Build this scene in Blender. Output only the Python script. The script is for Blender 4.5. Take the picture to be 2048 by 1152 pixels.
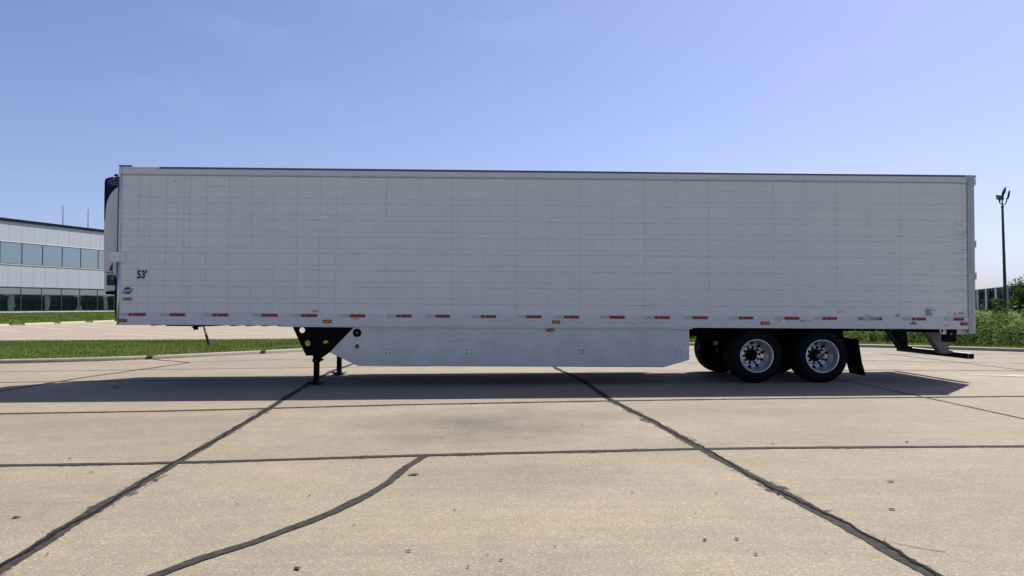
import bpy, math, random
import numpy as np
from mathutils import Vector, Matrix

# ------------------------------------------------------------------ reset
for o in list(bpy.data.objects): bpy.data.objects.remove(o, do_unlink=True)
scene = bpy.context.scene
COL = scene.collection
random.seed(7); RNG = np.random.default_rng(7)

# ------------------------------------------------------------------ camera
cam_d = bpy.data.cameras.new('camera'); cam = bpy.data.objects.new('camera', cam_d); COL.objects.link(cam)
F, YAW, PITCH, ROLL = 1413.03, 0.02141, 0.02584, -0.00451
cam_d.sensor_fit = 'HORIZONTAL'; cam_d.sensor_width = 36.0; cam_d.lens = 36.0 * F / 2048.0
cam_d.clip_start = 0.1; cam_d.clip_end = 5000
fw = Vector((math.sin(YAW) * math.cos(PITCH), math.cos(YAW) * math.cos(PITCH), math.sin(PITCH)))
rt = Vector((math.cos(YAW), -math.sin(YAW), 0)); up = rt.cross(fw)
r2 = rt * math.cos(ROLL) + up * math.sin(ROLL); u2 = -rt * math.sin(ROLL) + up * math.cos(ROLL)
cam.matrix_world = Matrix(((r2.x, u2.x, -fw.x, 7.06005), (r2.y, u2.y, -fw.y, -13.22991), (r2.z, u2.z, -fw.z, 1.47395), (0, 0, 0, 1)))
scene.camera = cam

# ------------------------------------------------------------------ sky, sun, exposure
SUNV = Vector((0.464, 0.476, 1.0)).normalized()
ELEV = math.asin(SUNV.z); AZ = math.atan2(SUNV.x, SUNV.y)
world = bpy.data.worlds.new('World'); scene.world = world; world.use_nodes = True
wn = world.node_tree; wn.nodes.clear()
wo = wn.nodes.new('ShaderNodeOutputWorld'); wb = wn.nodes.new('ShaderNodeBackground')
sky = wn.nodes.new('ShaderNodeTexSky'); sky.sky_type = 'NISHITA'; sky.sun_disc = False
sky.sun_elevation = ELEV; sky.sun_rotation = AZ
sky.altitude = 200; sky.air_density = 1.0; sky.dust_density = 1.5; sky.ozone_density = 3.5
wb.inputs['Strength'].default_value = 0.078
# very thin cirrus wisps over the whole sky
wtc = wn.nodes.new('ShaderNodeTexCoord'); wmap = wn.nodes.new('ShaderNodeMapping')
wmap.inputs['Scale'].default_value = (2.2, 1.0, 6.5); wmap.inputs['Rotation'].default_value = (0.15, 0.35, 0.5)
wno = wn.nodes.new('ShaderNodeTexNoise'); wno.inputs['Scale'].default_value = 1.6; wno.inputs['Detail'].default_value = 7; wno.inputs['Roughness'].default_value = 0.62; wno.inputs['Distortion'].default_value = 0.6
wra = wn.nodes.new('ShaderNodeMapRange'); wra.inputs['From Min'].default_value = 0.52; wra.inputs['From Max'].default_value = 0.85; wra.inputs['To Max'].default_value = 0.065
wmx = wn.nodes.new('ShaderNodeMix'); wmx.data_type = 'RGBA'; wmx.inputs[7].default_value = (9.5, 10.0, 11.0, 1)
wn.links.new(wtc.outputs['Generated'], wmap.inputs['Vector']); wn.links.new(wmap.outputs['Vector'], wno.inputs['Vector'])
wn.links.new(wno.outputs['Fac'], wra.inputs['Value']); wn.links.new(wra.outputs['Result'], wmx.inputs[0])
wti = wn.nodes.new('ShaderNodeVectorMath'); wti.operation = 'MULTIPLY'; wti.inputs[1].default_value = (1.055, 0.955, 1.115)
wsx = wn.nodes.new('ShaderNodeSeparateXYZ'); wn.links.new(wtc.outputs['Generated'], wsx.inputs[0])
whz = wn.nodes.new('ShaderNodeMapRange'); whz.inputs['From Min'].default_value = 0.0; whz.inputs['From Max'].default_value = 0.16; whz.inputs['To Min'].default_value = 1.0; whz.inputs['To Max'].default_value = 0.0
wn.links.new(wsx.outputs['Z'], whz.inputs['Value'])
whc = wn.nodes.new('ShaderNodeMix'); whc.data_type = 'RGBA'; whc.inputs[6].default_value = (1, 1, 1, 1); whc.inputs[7].default_value = (0.84, 0.98, 1.20, 1); wn.links.new(whz.outputs['Result'], whc.inputs[0])
wmm = wn.nodes.new('ShaderNodeVectorMath'); wmm.operation = 'MULTIPLY'; wn.links.new(wti.outputs['Vector'], wmm.inputs[0]); wn.links.new(whc.outputs[2], wmm.inputs[1])
wn.links.new(sky.outputs['Color'], wti.inputs[0]); wn.links.new(wmm.outputs['Vector'], wmx.inputs[6]); wn.links.new(wmx.outputs[2], wb.inputs['Color'])
wn.links.new(wb.outputs['Background'], wo.inputs['Surface'])
sun_d = bpy.data.lights.new('sun', 'SUN'); sun_d.energy = 5.0; sun_d.angle = math.radians(0.53); sun_d.color = (1.0, 0.955, 0.88)
sun = bpy.data.objects.new('sun', sun_d); COL.objects.link(sun); sun.location = (20, 20, 40)
sun.rotation_euler = (-SUNV).to_track_quat('-Z', 'Y').to_euler()
vs = scene.view_settings
vs.view_transform = 'Standard'; vs.look = 'None'; vs.gamma = 1.0; vs.use_curve_mapping = False; vs.exposure = 0.7
scene.render.engine = 'CYCLES'

# ------------------------------------------------------------------ materials
MATS = {}
def mat(name, col, rough=0.6, metal=0.0, spec=0.5, var=0.0, vscale=3.0, bump=0.0, bscale=40.0, coat=0.0, stretch=(1, 1, 1), detail=6):
    m = bpy.data.materials.new(name); m.use_nodes = True; n = m.node_tree; b = n.nodes['Principled BSDF']
    b.inputs['Base Color'].default_value = (*col, 1); b.inputs['Roughness'].default_value = rough
    b.inputs['Metallic'].default_value = metal; b.inputs['Specular IOR Level'].default_value = spec
    if coat: b.inputs['Coat Weight'].default_value = coat; b.inputs['Coat Roughness'].default_value = 0.12
    tc = n.nodes.new('ShaderNodeTexCoord'); mp = n.nodes.new('ShaderNodeMapping'); mp.inputs['Scale'].default_value = stretch
    n.links.new(tc.outputs['Object'], mp.inputs['Vector'])
    if var:
        no = n.nodes.new('ShaderNodeTexNoise'); no.inputs['Scale'].default_value = vscale; no.inputs['Detail'].default_value = detail
        no.inputs['Roughness'].default_value = 0.6
        mr = n.nodes.new('ShaderNodeMapRange'); mr.inputs['From Min'].default_value = 0.25; mr.inputs['From Max'].default_value = 0.75
        mr.inputs['To Min'].default_value = 1 - var; mr.inputs['To Max'].default_value = 1 + var
        vm = n.nodes.new('ShaderNodeVectorMath'); vm.operation = 'SCALE'; vm.inputs[0].default_value = col
        n.links.new(mp.outputs['Vector'], no.inputs['Vector']); n.links.new(no.outputs['Fac'], mr.inputs['Value'])
        n.links.new(mr.outputs['Result'], vm.inputs['Scale']); n.links.new(vm.outputs['Vector'], b.inputs['Base Color'])
    if bump:
        nb = n.nodes.new('ShaderNodeTexNoise'); nb.inputs['Scale'].default_value = bscale; nb.inputs['Detail'].default_value = 5
        bp = n.nodes.new('ShaderNodeBump'); bp.inputs['Strength'].default_value = bump; bp.inputs['Distance'].default_value = 0.02
        n.links.new(mp.outputs['Vector'], nb.inputs['Vector']); n.links.new(nb.outputs['Fac'], bp.inputs['Height']); n.links.new(bp.outputs['Normal'], b.inputs['Normal'])
    MATS[name] = m; return m
def ramp(n, fac, stops):
    r = n.nodes.new('ShaderNodeValToRGB'); e = r.color_ramp.elements
    while len(e) < len(stops): e.new(0.5)
    for x, (p, c) in zip(e, stops): x.position = p; x.color = (*c, 1) if len(c) == 3 else c
    n.links.new(fac, r.inputs['Fac']); return r
def mixc(n, fac, a, b, mode='MIX'):
    m = n.nodes.new('ShaderNodeMix'); m.data_type = 'RGBA'; m.blend_type = mode
    for s, i in ((fac, 0), (a, 6), (b, 7)):
        if hasattr(s, 'is_output'): n.links.new(s, m.inputs[i])
        elif i == 0: m.inputs[0].default_value = s
        else: m.inputs[i].default_value = (*s, 1)
    return m.outputs[2]
def mth(n, op, a, b=None, c=None):
    m = n.nodes.new('ShaderNodeMath'); m.operation = op
    for i, s in enumerate((a, b, c)):
        if s is None: continue
        if hasattr(s, 'is_output'): n.links.new(s, m.inputs[i])
        else: m.inputs[i].default_value = s
    return m.outputs[0]
def noise(n, vec, scale, detail=5, rough=0.55):
    t = n.nodes.new('ShaderNodeTexNoise'); t.inputs['Scale'].default_value = scale; t.inputs['Detail'].default_value = detail; t.inputs['Roughness'].default_value = rough
    n.links.new(vec, t.inputs['Vector']); return t.outputs['Fac']
def wmapping(n, src, scale=(1, 1, 1), rot=(0, 0, 0)):
    mp = n.nodes.new('ShaderNodeMapping'); mp.inputs['Scale'].default_value = scale; mp.inputs['Rotation'].default_value = rot
    n.links.new(src, mp.inputs['Vector']); return mp.outputs['Vector']
def mapr(n, v, a, b, c, d):
    m = n.nodes.new('ShaderNodeMapRange')
    for k, x in zip(('From Min', 'From Max', 'To Min', 'To Max'), (a, b, c, d)): m.inputs[k].default_value = x
    n.links.new(v, m.inputs['Value']); return m.outputs['Result']

def concrete(name, tint, stain=False):
    m = bpy.data.materials.new(name); m.use_nodes = True; n = m.node_tree; b = n.nodes['Principled BSDF']
    g = n.nodes.new('ShaderNodeNewGeometry').outputs['Position']
    oi = n.nodes.new('ShaderNodeObjectInfo').outputs['Random']
    big = noise(n, wmapping(n, g, (0.7, 1.3, 1)), 0.6, 8, 0.68); mid = noise(n, g, 3.2, 6, 0.65); fine = noise(n, g, 70, 3, 0.7)
    streak = noise(n, wmapping(n, g, (0.5, 6, 1), (0, 0, 0.06)), 1.6, 6, 0.6)
    c = ramp(n, big, [(0.3, tuple(t * k for t, k in zip(tint, (0.83, 0.84, 0.87)))), (0.7, tuple(t * 1.09 for t in tint))]).outputs['Color']
    c = mixc(n, 1.0, c, ramp(n, mid, [(0.25, (0.90, 0.90, 0.905)), (0.75, (1.06, 1.06, 1.055))]).outputs['Color'], 'MULTIPLY')
    c = mixc(n, 0.7, c, ramp(n, streak, [(0.3, (0.88, 0.885, 0.89)), (0.7, (1.06, 1.06, 1.05))]).outputs['Color'], 'MULTIPLY')
    vo = n.nodes.new('ShaderNodeTexVoronoi'); vo.inputs['Scale'].default_value = 150; n.links.new(g, vo.inputs['Vector'])
    vo2 = n.nodes.new('ShaderNodeTexVoronoi'); vo2.inputs['Scale'].default_value = 85; n.links.new(g, vo2.inputs['Vector'])
    sep = n.nodes.new('ShaderNodeSeparateColor'); n.links.new(vo.outputs['Color'], sep.inputs[0])
    sep2 = n.nodes.new('ShaderNodeSeparateColor'); n.links.new(vo2.outputs['Color'], sep2.inputs[0])
    c = mixc(n, 1.0, c, ramp(n, sep.outputs[0], [(0.0, (0.76, 0.755, 0.75)), (0.35, (0.96, 0.96, 0.96)), (0.8, (1.03, 1.03, 1.03)), (1.0, (1.34, 1.32, 1.29))]).outputs['Color'], 'MULTIPLY')
    c = mixc(n, 1.0, c, ramp(n, sep2.outputs[1], [(0.0, (0.84, 0.83, 0.82)), (0.3, (0.97, 0.97, 0.97)), (0.88, (1.02, 1.02, 1.02)), (1.0, (1.45, 1.43, 1.38))]).outputs['Color'], 'MULTIPLY')
    c = mixc(n, 1.0, c, ramp(n, oi, [(0.0, (0.92, 0.925, 0.94)), (1.0, (1.06, 1.05, 1.03))]).outputs['Color'], 'MULTIPLY')
    if stain:   # oil stains where trucks stood, tyre scuffs
        sp = n.nodes.new('ShaderNodeSeparateXYZ'); n.links.new(g, sp.inputs[0])
        warp = noise(n, g, 1.4, 6, 0.65)
        tot = None
        for (sx, sy, ax, ay, k) in ((6.9, -4.4, 1.6, 1.3, 0.85), (8.0, -3.7, 1.0, 0.6, 0.6), (6.1, -5.2, 1.0, 0.5, 0.65), (7.2, -7.0, 1.0, 0.6, 0.35), (3.0, -3.8, 1.3, 0.4, 0.3), (11.5, -3.4, 1.5, 0.4, 0.3), (10.0, -1.0, 2.5, 0.5, 0.3), (7.4, -6.9, 0.8, 0.5, 0.28), (13.5, -4.9, 1.2, 0.5, 0.16), (1.2, -4.6, 1.2, 0.6, 0.18)):
            dx = mth(n, 'DIVIDE', mth(n, 'SUBTRACT', sp.outputs[0], sx), ax); dy = mth(n, 'DIVIDE', mth(n, 'SUBTRACT', sp.outputs[1], sy), ay)
            d2 = mth(n, 'SQRT', mth(n, 'ADD', mth(n, 'MULTIPLY', dx, dx), mth(n, 'MULTIPLY', dy, dy)))
            d2 = mth(n, 'ADD', d2, mth(n, 'MULTIPLY', mth(n, 'SUBTRACT', warp, 0.5), 1.8))
            v = mapr(n, d2, 1.25, 0.1, 0.0, k)
            tot = v if tot is None else mth(n, 'MAXIMUM', tot, v)
        c = mixc(n, tot, c, mixc(n, 1.0, c, (0.52, 0.54, 0.58), 'MULTIPLY'))
    n.links.new(c, b.inputs['Base Color']); b.inputs['Roughness'].default_value = 0.82; b.inputs['Specular IOR Level'].default_value = 0.3
    bp = n.nodes.new('ShaderNodeBump'); bp.inputs['Strength'].default_value = 0.25; bp.inputs['Distance'].default_value = 0.005
    n.links.new(mth(n, 'ADD', fine, mth(n, 'MULTIPLY', sep.outputs[0], 0.8)), bp.inputs['Height']); n.links.new(bp.outputs['Normal'], b.inputs['Normal'])
    MATS[name] = m; return m
concrete('slab', (0.228, 0.193, 0.139), True)
concrete('lot', (0.275, 0.23, 0.177))
concrete('kerb', (0.29, 0.265, 0.215))

def leafmat(name, c0, c1, c2, transl=0.35):
    m = bpy.data.materials.new(name); m.use_nodes = True; n = m.node_tree; n.nodes.clear()
    out = n.nodes.new('ShaderNodeOutputMaterial'); d = n.nodes.new('ShaderNodeBsdfPrincipled'); t = n.nodes.new('ShaderNodeBsdfTranslucent'); mx = n.nodes.new('ShaderNodeMixShader')
    g = n.nodes.new('ShaderNodeNewGeometry')
    big = noise(n, g.outputs['Position'], 0.7, 4, 0.6)
    f = mth(n, 'ADD', mth(n, 'MULTIPLY', g.outputs['Random Per Island'], 0.5), mth(n, 'MULTIPLY', mapr(n, big, 0.3, 0.7, 0.0, 1.0), 0.5))
    r = ramp(n, f, [(0.2, c0), (0.5, c1), (0.85, c2)])
    d.inputs['Roughness'].default_value = 0.6; d.inputs['Specular IOR Level'].default_value = 0.15
    n.links.new(r.outputs['Color'], d.inputs['Base Color'])
    tcol = mixc(n, 1.0, r.outputs['Color'], (1.3, 1.4, 0.7), 'MULTIPLY')
    n.links.new(tcol, t.inputs['Color']); mx.inputs[0].default_value = transl
    n.links.new(d.outputs[0], mx.inputs[1]); n.links.new(t.outputs[0], mx.inputs[2]); n.links.new(mx.outputs[0], out.inputs['Surface'])
    MATS[name] = m; return m
leafmat('grass', (0.058, 0.088, 0.022), (0.105, 0.145, 0.038), (0.22, 0.23, 0.095), 0.38)
leafmat('weed', (0.030, 0.060, 0.018), (0.065, 0.105, 0.030), (0.18, 0.19, 0.085), 0.4)
leafmat('tree_leaf', (0.02, 0.045, 0.014), (0.035, 0.075, 0.02), (0.06, 0.11, 0.03), 0.3)
mat('turf', (0.075, 0.11, 0.03), 0.9, var=0.35, vscale=4.0, spec=0.1, bump=0.6, bscale=30)
mat('field', (0.06, 0.11, 0.025), 0.95, var=0.3, vscale=0.5, spec=0.1)
def turf_far():
    m = bpy.data.materials.new('turf_far'); m.use_nodes = True; n = m.node_tree; b = n.nodes['Principled BSDF']
    g = n.nodes.new('ShaderNodeNewGeometry').outputs['Position']
    a = noise(n, g, 1.2, 7, 0.7); h = noise(n, g, 0.18, 4, 0.6)
    c = ramp(n, a, [(0.25, (0.042, 0.078, 0.014)), (0.55, (0.075, 0.125, 0.026)), (0.85, (0.15, 0.18, 0.055))]).outputs['Color']
    c = mixc(n, 1.0, c, ramp(n, h, [(0.3, (0.8, 0.85, 0.8)), (0.7, (1.15, 1.1, 1.0))]).outputs['Color'], 'MULTIPLY')
    n.links.new(c, b.inputs['Base Color']); b.inputs['Roughness'].default_value = 0.95; b.inputs['Specular IOR Level'].default_value = 0.1
    MATS['turf_far'] = m
turf_far()
mat('bark', (0.10, 0.075, 0.05), 0.9, var=0.3, vscale=8, bump=0.5)
mat('tar', (0.037, 0.035, 0.031), 0.85, spec=0.12, var=0.55, vscale=16, bump=0.6, bscale=60)
mat('tar_core', (0.010, 0.010, 0.010), 0.85, spec=0.1, var=0.3, vscale=20)
mat('line_paint', (0.55, 0.50, 0.42), 0.7, var=0.18, vscale=6)
mat('road_paint', (0.50, 0.45, 0.37), 0.7, var=0.25, vscale=5)
mat('stop_concrete', (0.40, 0.35, 0.23), 0.85, var=0.12, vscale=5)
mat('litter', (0.055, 0.042, 0.030), 0.95, spec=0.03, var=0.4, vscale=30)

def smear_mat():
    m = bpy.data.materials.new('tar_smear'); m.use_nodes = True; n = m.node_tree; n.nodes.clear()
    out = n.nodes.new('ShaderNodeOutputMaterial'); d = n.nodes.new('ShaderNodeBsdfDiffuse'); t = n.nodes.new('ShaderNodeBsdfTransparent'); mx = n.nodes.new('ShaderNodeMixShader')
    g = n.nodes.new('ShaderNodeNewGeometry').outputs['Position']
    a = noise(n, g, 9, 8, 0.75); b = noise(n, g, 1.1, 3, 0.5)
    f = mapr(n, mth(n, 'ADD', a, mth(n, 'MULTIPLY', b, 0.5)), 0.77, 0.90, 0.0, 0.7)
    d.inputs['Color'].default_value = (0.034, 0.032, 0.030, 1)
    n.links.new(f, mx.inputs[0]); n.links.new(t.outputs[0], mx.inputs[1]); n.links.new(d.outputs[0], mx.inputs[2]); n.links.new(mx.outputs[0], out.inputs['Surface'])
    MATS['tar_smear'] = m
smear_mat()
def paint_side():   # white corrugated trailer skin: faint sheet tone, road film, scrape marks near the rear frame
    m = bpy.data.materials.new('skin'); m.use_nodes = True; n = m.node_tree; b = n.nodes['Principled BSDF']
    tc = n.nodes.new('ShaderNodeTexCoord').outputs['Object']; oi = n.nodes.new('ShaderNodeObjectInfo').outputs['Random']
    sp = n.nodes.new('ShaderNodeSeparateXYZ'); n.links.new(tc, sp.inputs[0])
    a = noise(n, wmapping(n, tc, (0.5, 1, 2.5)), 1.3, 5, 0.6); fine = noise(n, wmapping(n, tc, (1, 1, 0.15)), 9.0, 6, 0.6)
    c = ramp(n, a, [(0.3, (0.645, 0.67, 0.64)), (0.7, (0.685, 0.705, 0.675))]).outputs['Color']
    c = mixc(n, 0.6, c, ramp(n, fine, [(0.3, (0.945, 0.945, 0.935)), (0.65, (1.02, 1.02, 1.02))]).outputs['Color'], 'MULTIPLY')
    c = mixc(n, 1.0, c, ramp(n, oi, [(0.0, (0.99, 0.99, 0.992)), (1.0, (1.01, 1.01, 1.008))]).outputs['Color'], 'MULTIPLY')
    # scrapes: object x is measured from the pivot (12.5)
    scr = noise(n, wmapping(n, tc, (1.3, 1, 11)), 2.2, 8, 0.75)
    msk = mapr(n, mth(n, 'ADD', sp.outputs[0], mth(n, 'MULTIPLY', noise(n, wmapping(n, tc, (0.2, 1, 9)), 2.0, 3), 0.5)), 3.22, 3.75, 0.0, 1.0)
    sc = mth(n, 'MULTIPLY', mapr(n, scr, 0.53, 0.61, 0.0, 0.7), msk)
    c = mixc(n, sc, c, (0.20, 0.205, 0.215))
    n.links.new(c, b.inputs['Base Color']); b.inputs['Roughness'].default_value = 0.38; b.inputs['Specular IOR Level'].default_value = 0.4
    bp = n.nodes.new('ShaderNodeBump'); bp.inputs['Strength'].default_value = 0.25; bp.inputs['Distance'].default_value = 0.02
    n.links.new(noise(n, wmapping(n, tc, (1.4, 1, 1.0)), 1.7, 2, 0.4), bp.inputs['Height']); n.links.new(bp.outputs['Normal'], b.inputs['Normal'])
    MATS['skin'] = m
paint_side()
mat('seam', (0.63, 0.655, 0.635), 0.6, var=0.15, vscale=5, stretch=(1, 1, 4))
mat('rail', (0.60, 0.62, 0.615), 0.38, spec=0.5, var=0.06, vscale=2.5, stretch=(0.5, 1, 2), bump=0.05, bscale=6)
mat('skirt', (0.575, 0.59, 0.555), 0.34, spec=0.5, var=0.13, vscale=2.2, bump=0.16, bscale=2.2, stretch=(1, 1, 0.45))
mat('scuff', (0.36, 0.36, 0.38), 0.6, var=0.2, vscale=10)
mat('alu', (0.62, 0.62, 0.61), 0.30, metal=0.9, var=0.12, vscale=6)
mat('polished', (0.62, 0.62, 0.60), 0.30, metal=1.0, var=0.12, vscale=5, stretch=(3, 3, 0.4))
mat('wheel_alu', (0.66, 0.66, 0.66), 0.28, metal=0.75, var=0.10, vscale=9)
mat('post_grey', (0.42, 0.43, 0.43), 0.42, metal=0.45, var=0.16, vscale=5, stretch=(4, 4, 0.6))
mat('trim_dark', (0.09, 0.10, 0.115), 0.5, var=0.2, vscale=4)
mat('rivet', (0.44, 0.455, 0.455), 0.5, var=0.25, vscale=9)
mat('rivet_line', (0.30, 0.31, 0.33), 0.7, var=0.25, vscale=9, stretch=(2, 1, 1))
mat('black_steel', (0.004, 0.004, 0.0045), 0.6, var=0.3, vscale=6, spec=0.08)
mat('under', (0.005, 0.005, 0.0055), 0.9, var=0.3, vscale=3, spec=0.05)
mat('galv', (0.42, 0.42, 0.40), 0.5, metal=0.4, var=0.2, vscale=9)
mat('guard_grey', (0.17, 0.17, 0.165), 0.55, metal=0.3, var=0.2, vscale=7)
mat('rubber', (0.008, 0.008, 0.0085), 0.82, var=0.25, vscale=7, spec=0.12)
mat('red_tape', (0.27, 0.007, 0.010), 0.35, var=0.12, vscale=25)
mat('silver_tape', (0.44, 0.46, 0.435), 0.38, var=0.14, vscale=30)
mat('amber', (0.55, 0.17, 0.015), 0.22, coat=0.6, var=0.15, vscale=30)
mat('amber_dark', (0.28, 0.07, 0.012), 0.25, coat=0.6, var=0.2, vscale=30)
mat('red_lens', (0.32, 0.01, 0.012), 0.2, coat=0.6)
mat('orange_sticker', (0.55, 0.27, 0.09), 0.6, var=0.15, vscale=30)
mat('ink', (0.012, 0.012, 0.016), 0.5)
mat('ink_grey', (0.20, 0.20, 0.22), 0.6)
mat('ghost', (0.672, 0.696, 0.667), 0.38)
mat('navy', (0.006, 0.008, 0.032), 0.5, spec=0.12)
mat('reefer_white', (0.62, 0.63, 0.62), 0.4, var=0.05, vscale=2)
mat('emblem', (0.25, 0.25, 0.32), 0.4)
mat('logo_blue', (0.02, 0.035, 0.20), 0.4); mat('logo_red', (0.14, 0.006, 0.03), 0.4); mat('white', (0.78, 0.78, 0.77), 0.45)
mat('panel', (0.40, 0.43, 0.485), 0.7, var=0.09, vscale=0.9, stretch=(1, 1, 0.35), detail=8)
mat('fascia', (0.012, 0.013, 0.018), 0.8, var=0.15, vscale=2, spec=0.08)
mat('mullion', (0.06, 0.075, 0.08), 0.5, var=0.1, vscale=3)
mat('wall_dark', (0.10, 0.11, 0.12), 0.8, var=0.15, vscale=1)
mat('plinth', (0.74, 0.74, 0.72), 0.75, var=0.06, vscale=2)
mat('column', (0.78, 0.78, 0.77), 0.75, var=0.08, vscale=0.6)
mat('pole_paint', (0.018, 0.024, 0.024), 0.45, var=0.15, vscale=4)
mat('lamp_panel', (0.03, 0.034, 0.036), 0.8, spec=0.1, var=0.2, vscale=9)
mat('post_steel', (0.20, 0.21, 0.20), 0.55, metal=0.3, var=0.2, vscale=9)
def glass(name, tint, rough, wob, wscale):
    m = bpy.data.materials.new(name); m.use_nodes = True; n = m.node_tree; n.nodes.clear()
    out = n.nodes.new('ShaderNodeOutputMaterial'); gl = n.nodes.new('ShaderNodeBsdfGlossy'); di = n.nodes.new('ShaderNodeBsdfDiffuse'); mx = n.nodes.new('ShaderNodeMixShader')
    gl.inputs['Color'].default_value = (*tint, 1); gl.inputs['Roughness'].default_value = rough
    di.inputs['Color'].default_value = (0.010, 0.016, 0.016, 1)
    fr = n.nodes.new('ShaderNodeLayerWeight'); fr.inputs['Blend'].default_value = 0.35
    tc = n.nodes.new('ShaderNodeNewGeometry').outputs['Position']
    bp = n.nodes.new('ShaderNodeBump'); bp.inputs['Strength'].default_value = wob; bp.inputs['Distance'].default_value = 0.03
    n.links.new(noise(n, tc, wscale, 2, 0.4), bp.inputs['Height']); n.links.new(bp.outputs['Normal'], gl.inputs['Normal'])
    n.links.new(mapr(n, fr.outputs['Facing'], 0, 1, 0.42, 1.0), mx.inputs[0]); n.links.new(di.outputs[0], mx.inputs[1]); n.links.new(gl.outputs[0], mx.inputs[2]); n.links.new(mx.outputs[0], out.inputs['Surface'])
    MATS[name] = m
glass('glass', (0.63, 0.73, 0.72), 0.01, 0.08, 0.5)
glass('glass_low', (0.62, 0.74, 0.71), 0.01, 0.16, 0.45)
glass('glass_far', (0.09, 0.135, 0.14), 0.02, 0.3, 0.3)

# ------------------------------------------------------------------ mesh helpers
class MB:
    def __init__(s, off=(0, 0, 0)): s.v = []; s.f = []; s.m = []; s.off = off; s.sm = []
    def add(s, vs, fs, m=0, smooth=False):
        b = len(s.v); s.v += [(x - s.off[0], y - s.off[1], z - s.off[2]) for x, y, z in vs]
        s.f += [tuple(b + i for i in f) for f in fs]; s.m += [m] * len(fs); s.sm += [smooth] * len(fs); return s
    def box(s, x0, x1, y0, y1, z0, z1, m=0, bev=0.0):
        if bev:
            b = bev
            pts = []
            for z, i in ((z0, b), (z0 + b, 0), (z1 - b, 0), (z1, b)):
                pts += [(x0 + i + b, y0 + i, z), (x1 - i - b, y0 + i, z), (x1 - i, y0 + i + b, z), (x1 - i, y1 - i - b, z), (x1 - i - b, y1 - i, z), (x0 + i + b, y1 - i, z), (x0 + i, y1 - i - b, z), (x0 + i, y0 + i + b, z)]
            fs = [tuple(range(7, -1, -1)), tuple(range(24, 32))]
            for k in range(3):
                for j in range(8): a = k * 8 + j; c = k * 8 + (j + 1) % 8; fs.append((a, c, c + 8, a + 8))
            return s.add(pts, fs, m)
        return s.add([(x0, y0, z0), (x1, y0, z0), (x1, y1, z0), (x0, y1, z0), (x0, y0, z1), (x1, y0, z1), (x1, y1, z1), (x0, y1, z1)],
                     [(3, 2, 1, 0), (4, 5, 6, 7), (0, 1, 5, 4), (1, 2, 6, 5), (2, 3, 7, 6), (3, 0, 4, 7)], m)
    def prism_xz(s, pts, y0, y1, m=0):   # polygon in x,z extruded along y
        n = len(pts); vs = [(x, y0, z) for x, z in pts] + [(x, y1, z) for x, z in pts]
        fs = [tuple(range(n)), tuple(range(2 * n - 1, n - 1, -1))] + [(i, i + n, (i + 1) % n + n, (i + 1) % n) for i in range(n)]
        return s.add(vs, fs, m)
    def tube(s, p0, p1, r0, r1=None, n=10, m=0, cap=True, smooth=True):
        r1 = r0 if r1 is None else r1; p0 = Vector(p0); p1 = Vector(p1); d = (p1 - p0).normalized()
        a = d.orthogonal().normalized(); b = d.cross(a)
        vs = []
        for p, r in ((p0, r0), (p1, r1)):
            for i in range(n): t = 2 * math.pi * i / n; q = p + (a * math.cos(t) + b * math.sin(t)) * r; vs.append(tuple(q))
        s.add(vs, [(i, (i + 1) % n, (i + 1) % n + n, i + n) for i in range(n)], m, smooth)
        if cap: s.add(vs, [tuple(range(n - 1, -1, -1)), tuple(range(n, 2 * n))], m)
        return s
    def path(s, pts, r, n=8, m=0):
        for a, b in zip(pts[:-1], pts[1:]): s.tube(a, b, r, r, n, m)
        return s
    def lathe_y(s, prof, c, n=32, m=0, smooth=True):  # prof: (radius, y); axis along y through c
        vs = []; k = len(prof)
        for r, y in prof:
            for i in range(n): t = 2 * math.pi * i / n; vs.append((c[0] + r * math.cos(t), c[1] + y, c[2] + r * math.sin(t)))
        fs = []
        for j in range(k - 1):
            for i in range(n): fs.append((j * n + i, (j + 1) * n + i, (j + 1) * n + (i + 1) % n, j * n + (i + 1) % n))
        return s.add(vs, fs, m, smooth)
    def mesh(s, name, mats):
        me = bpy.data.meshes.new(name); me.from_pydata(s.v, [], s.f); 
        for x in (mats if isinstance(mats, (list, tuple)) else [mats]): me.materials.append(MATS[x])
        me.polygons.foreach_set('material_index', s.m); me.polygons.foreach_set('use_smooth', s.sm); me.update(); return me
    def build(s, name, mats, parent=None):
        return link(name, s.mesh(name, mats), parent)
def link(name, me, parent=None, loc=(0, 0, 0), rot=None):
    o = bpy.data.objects.new(name, me); COL.objects.link(o)
    if parent: o.parent = parent
    o.location = loc
    if rot: o.rotation_euler = rot
    return o
def tag(o, label=None, cat=None, group=None, kind=None):
    for k, v in (('label', label), ('category', cat), ('group', group), ('kind', kind)):
        if v: o[k] = v
    return o
def empty(name, loc, label=None, cat=None, rot=None):
    o = bpy.data.objects.new(name, None); COL.objects.link(o); o.location = loc; o.empty_display_size = 0.3
    if rot: o.rotation_euler = rot
    return tag(o, label, cat)
def raw_mesh(name, V, Fq, matname, smooth=False):
    me = bpy.data.meshes.new(name); V = np.asarray(V, np.float32); Fq = np.asarray(Fq, np.int32)
    k = Fq.shape[1]; nf = len(Fq)
    me.vertices.add(len(V)); me.vertices.foreach_set('co', V.ravel()); me.loops.add(nf * k); me.loops.foreach_set('vertex_index', Fq.ravel())
    me.polygons.add(nf); me.polygons.foreach_set('loop_start', np.arange(nf, dtype=np.int32) * k); me.polygons.foreach_set('loop_total', np.full(nf, k, np.int32))
    me.update(calc_edges=True); me.validate(); me.materials.append(MATS[matname]); return me
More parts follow.
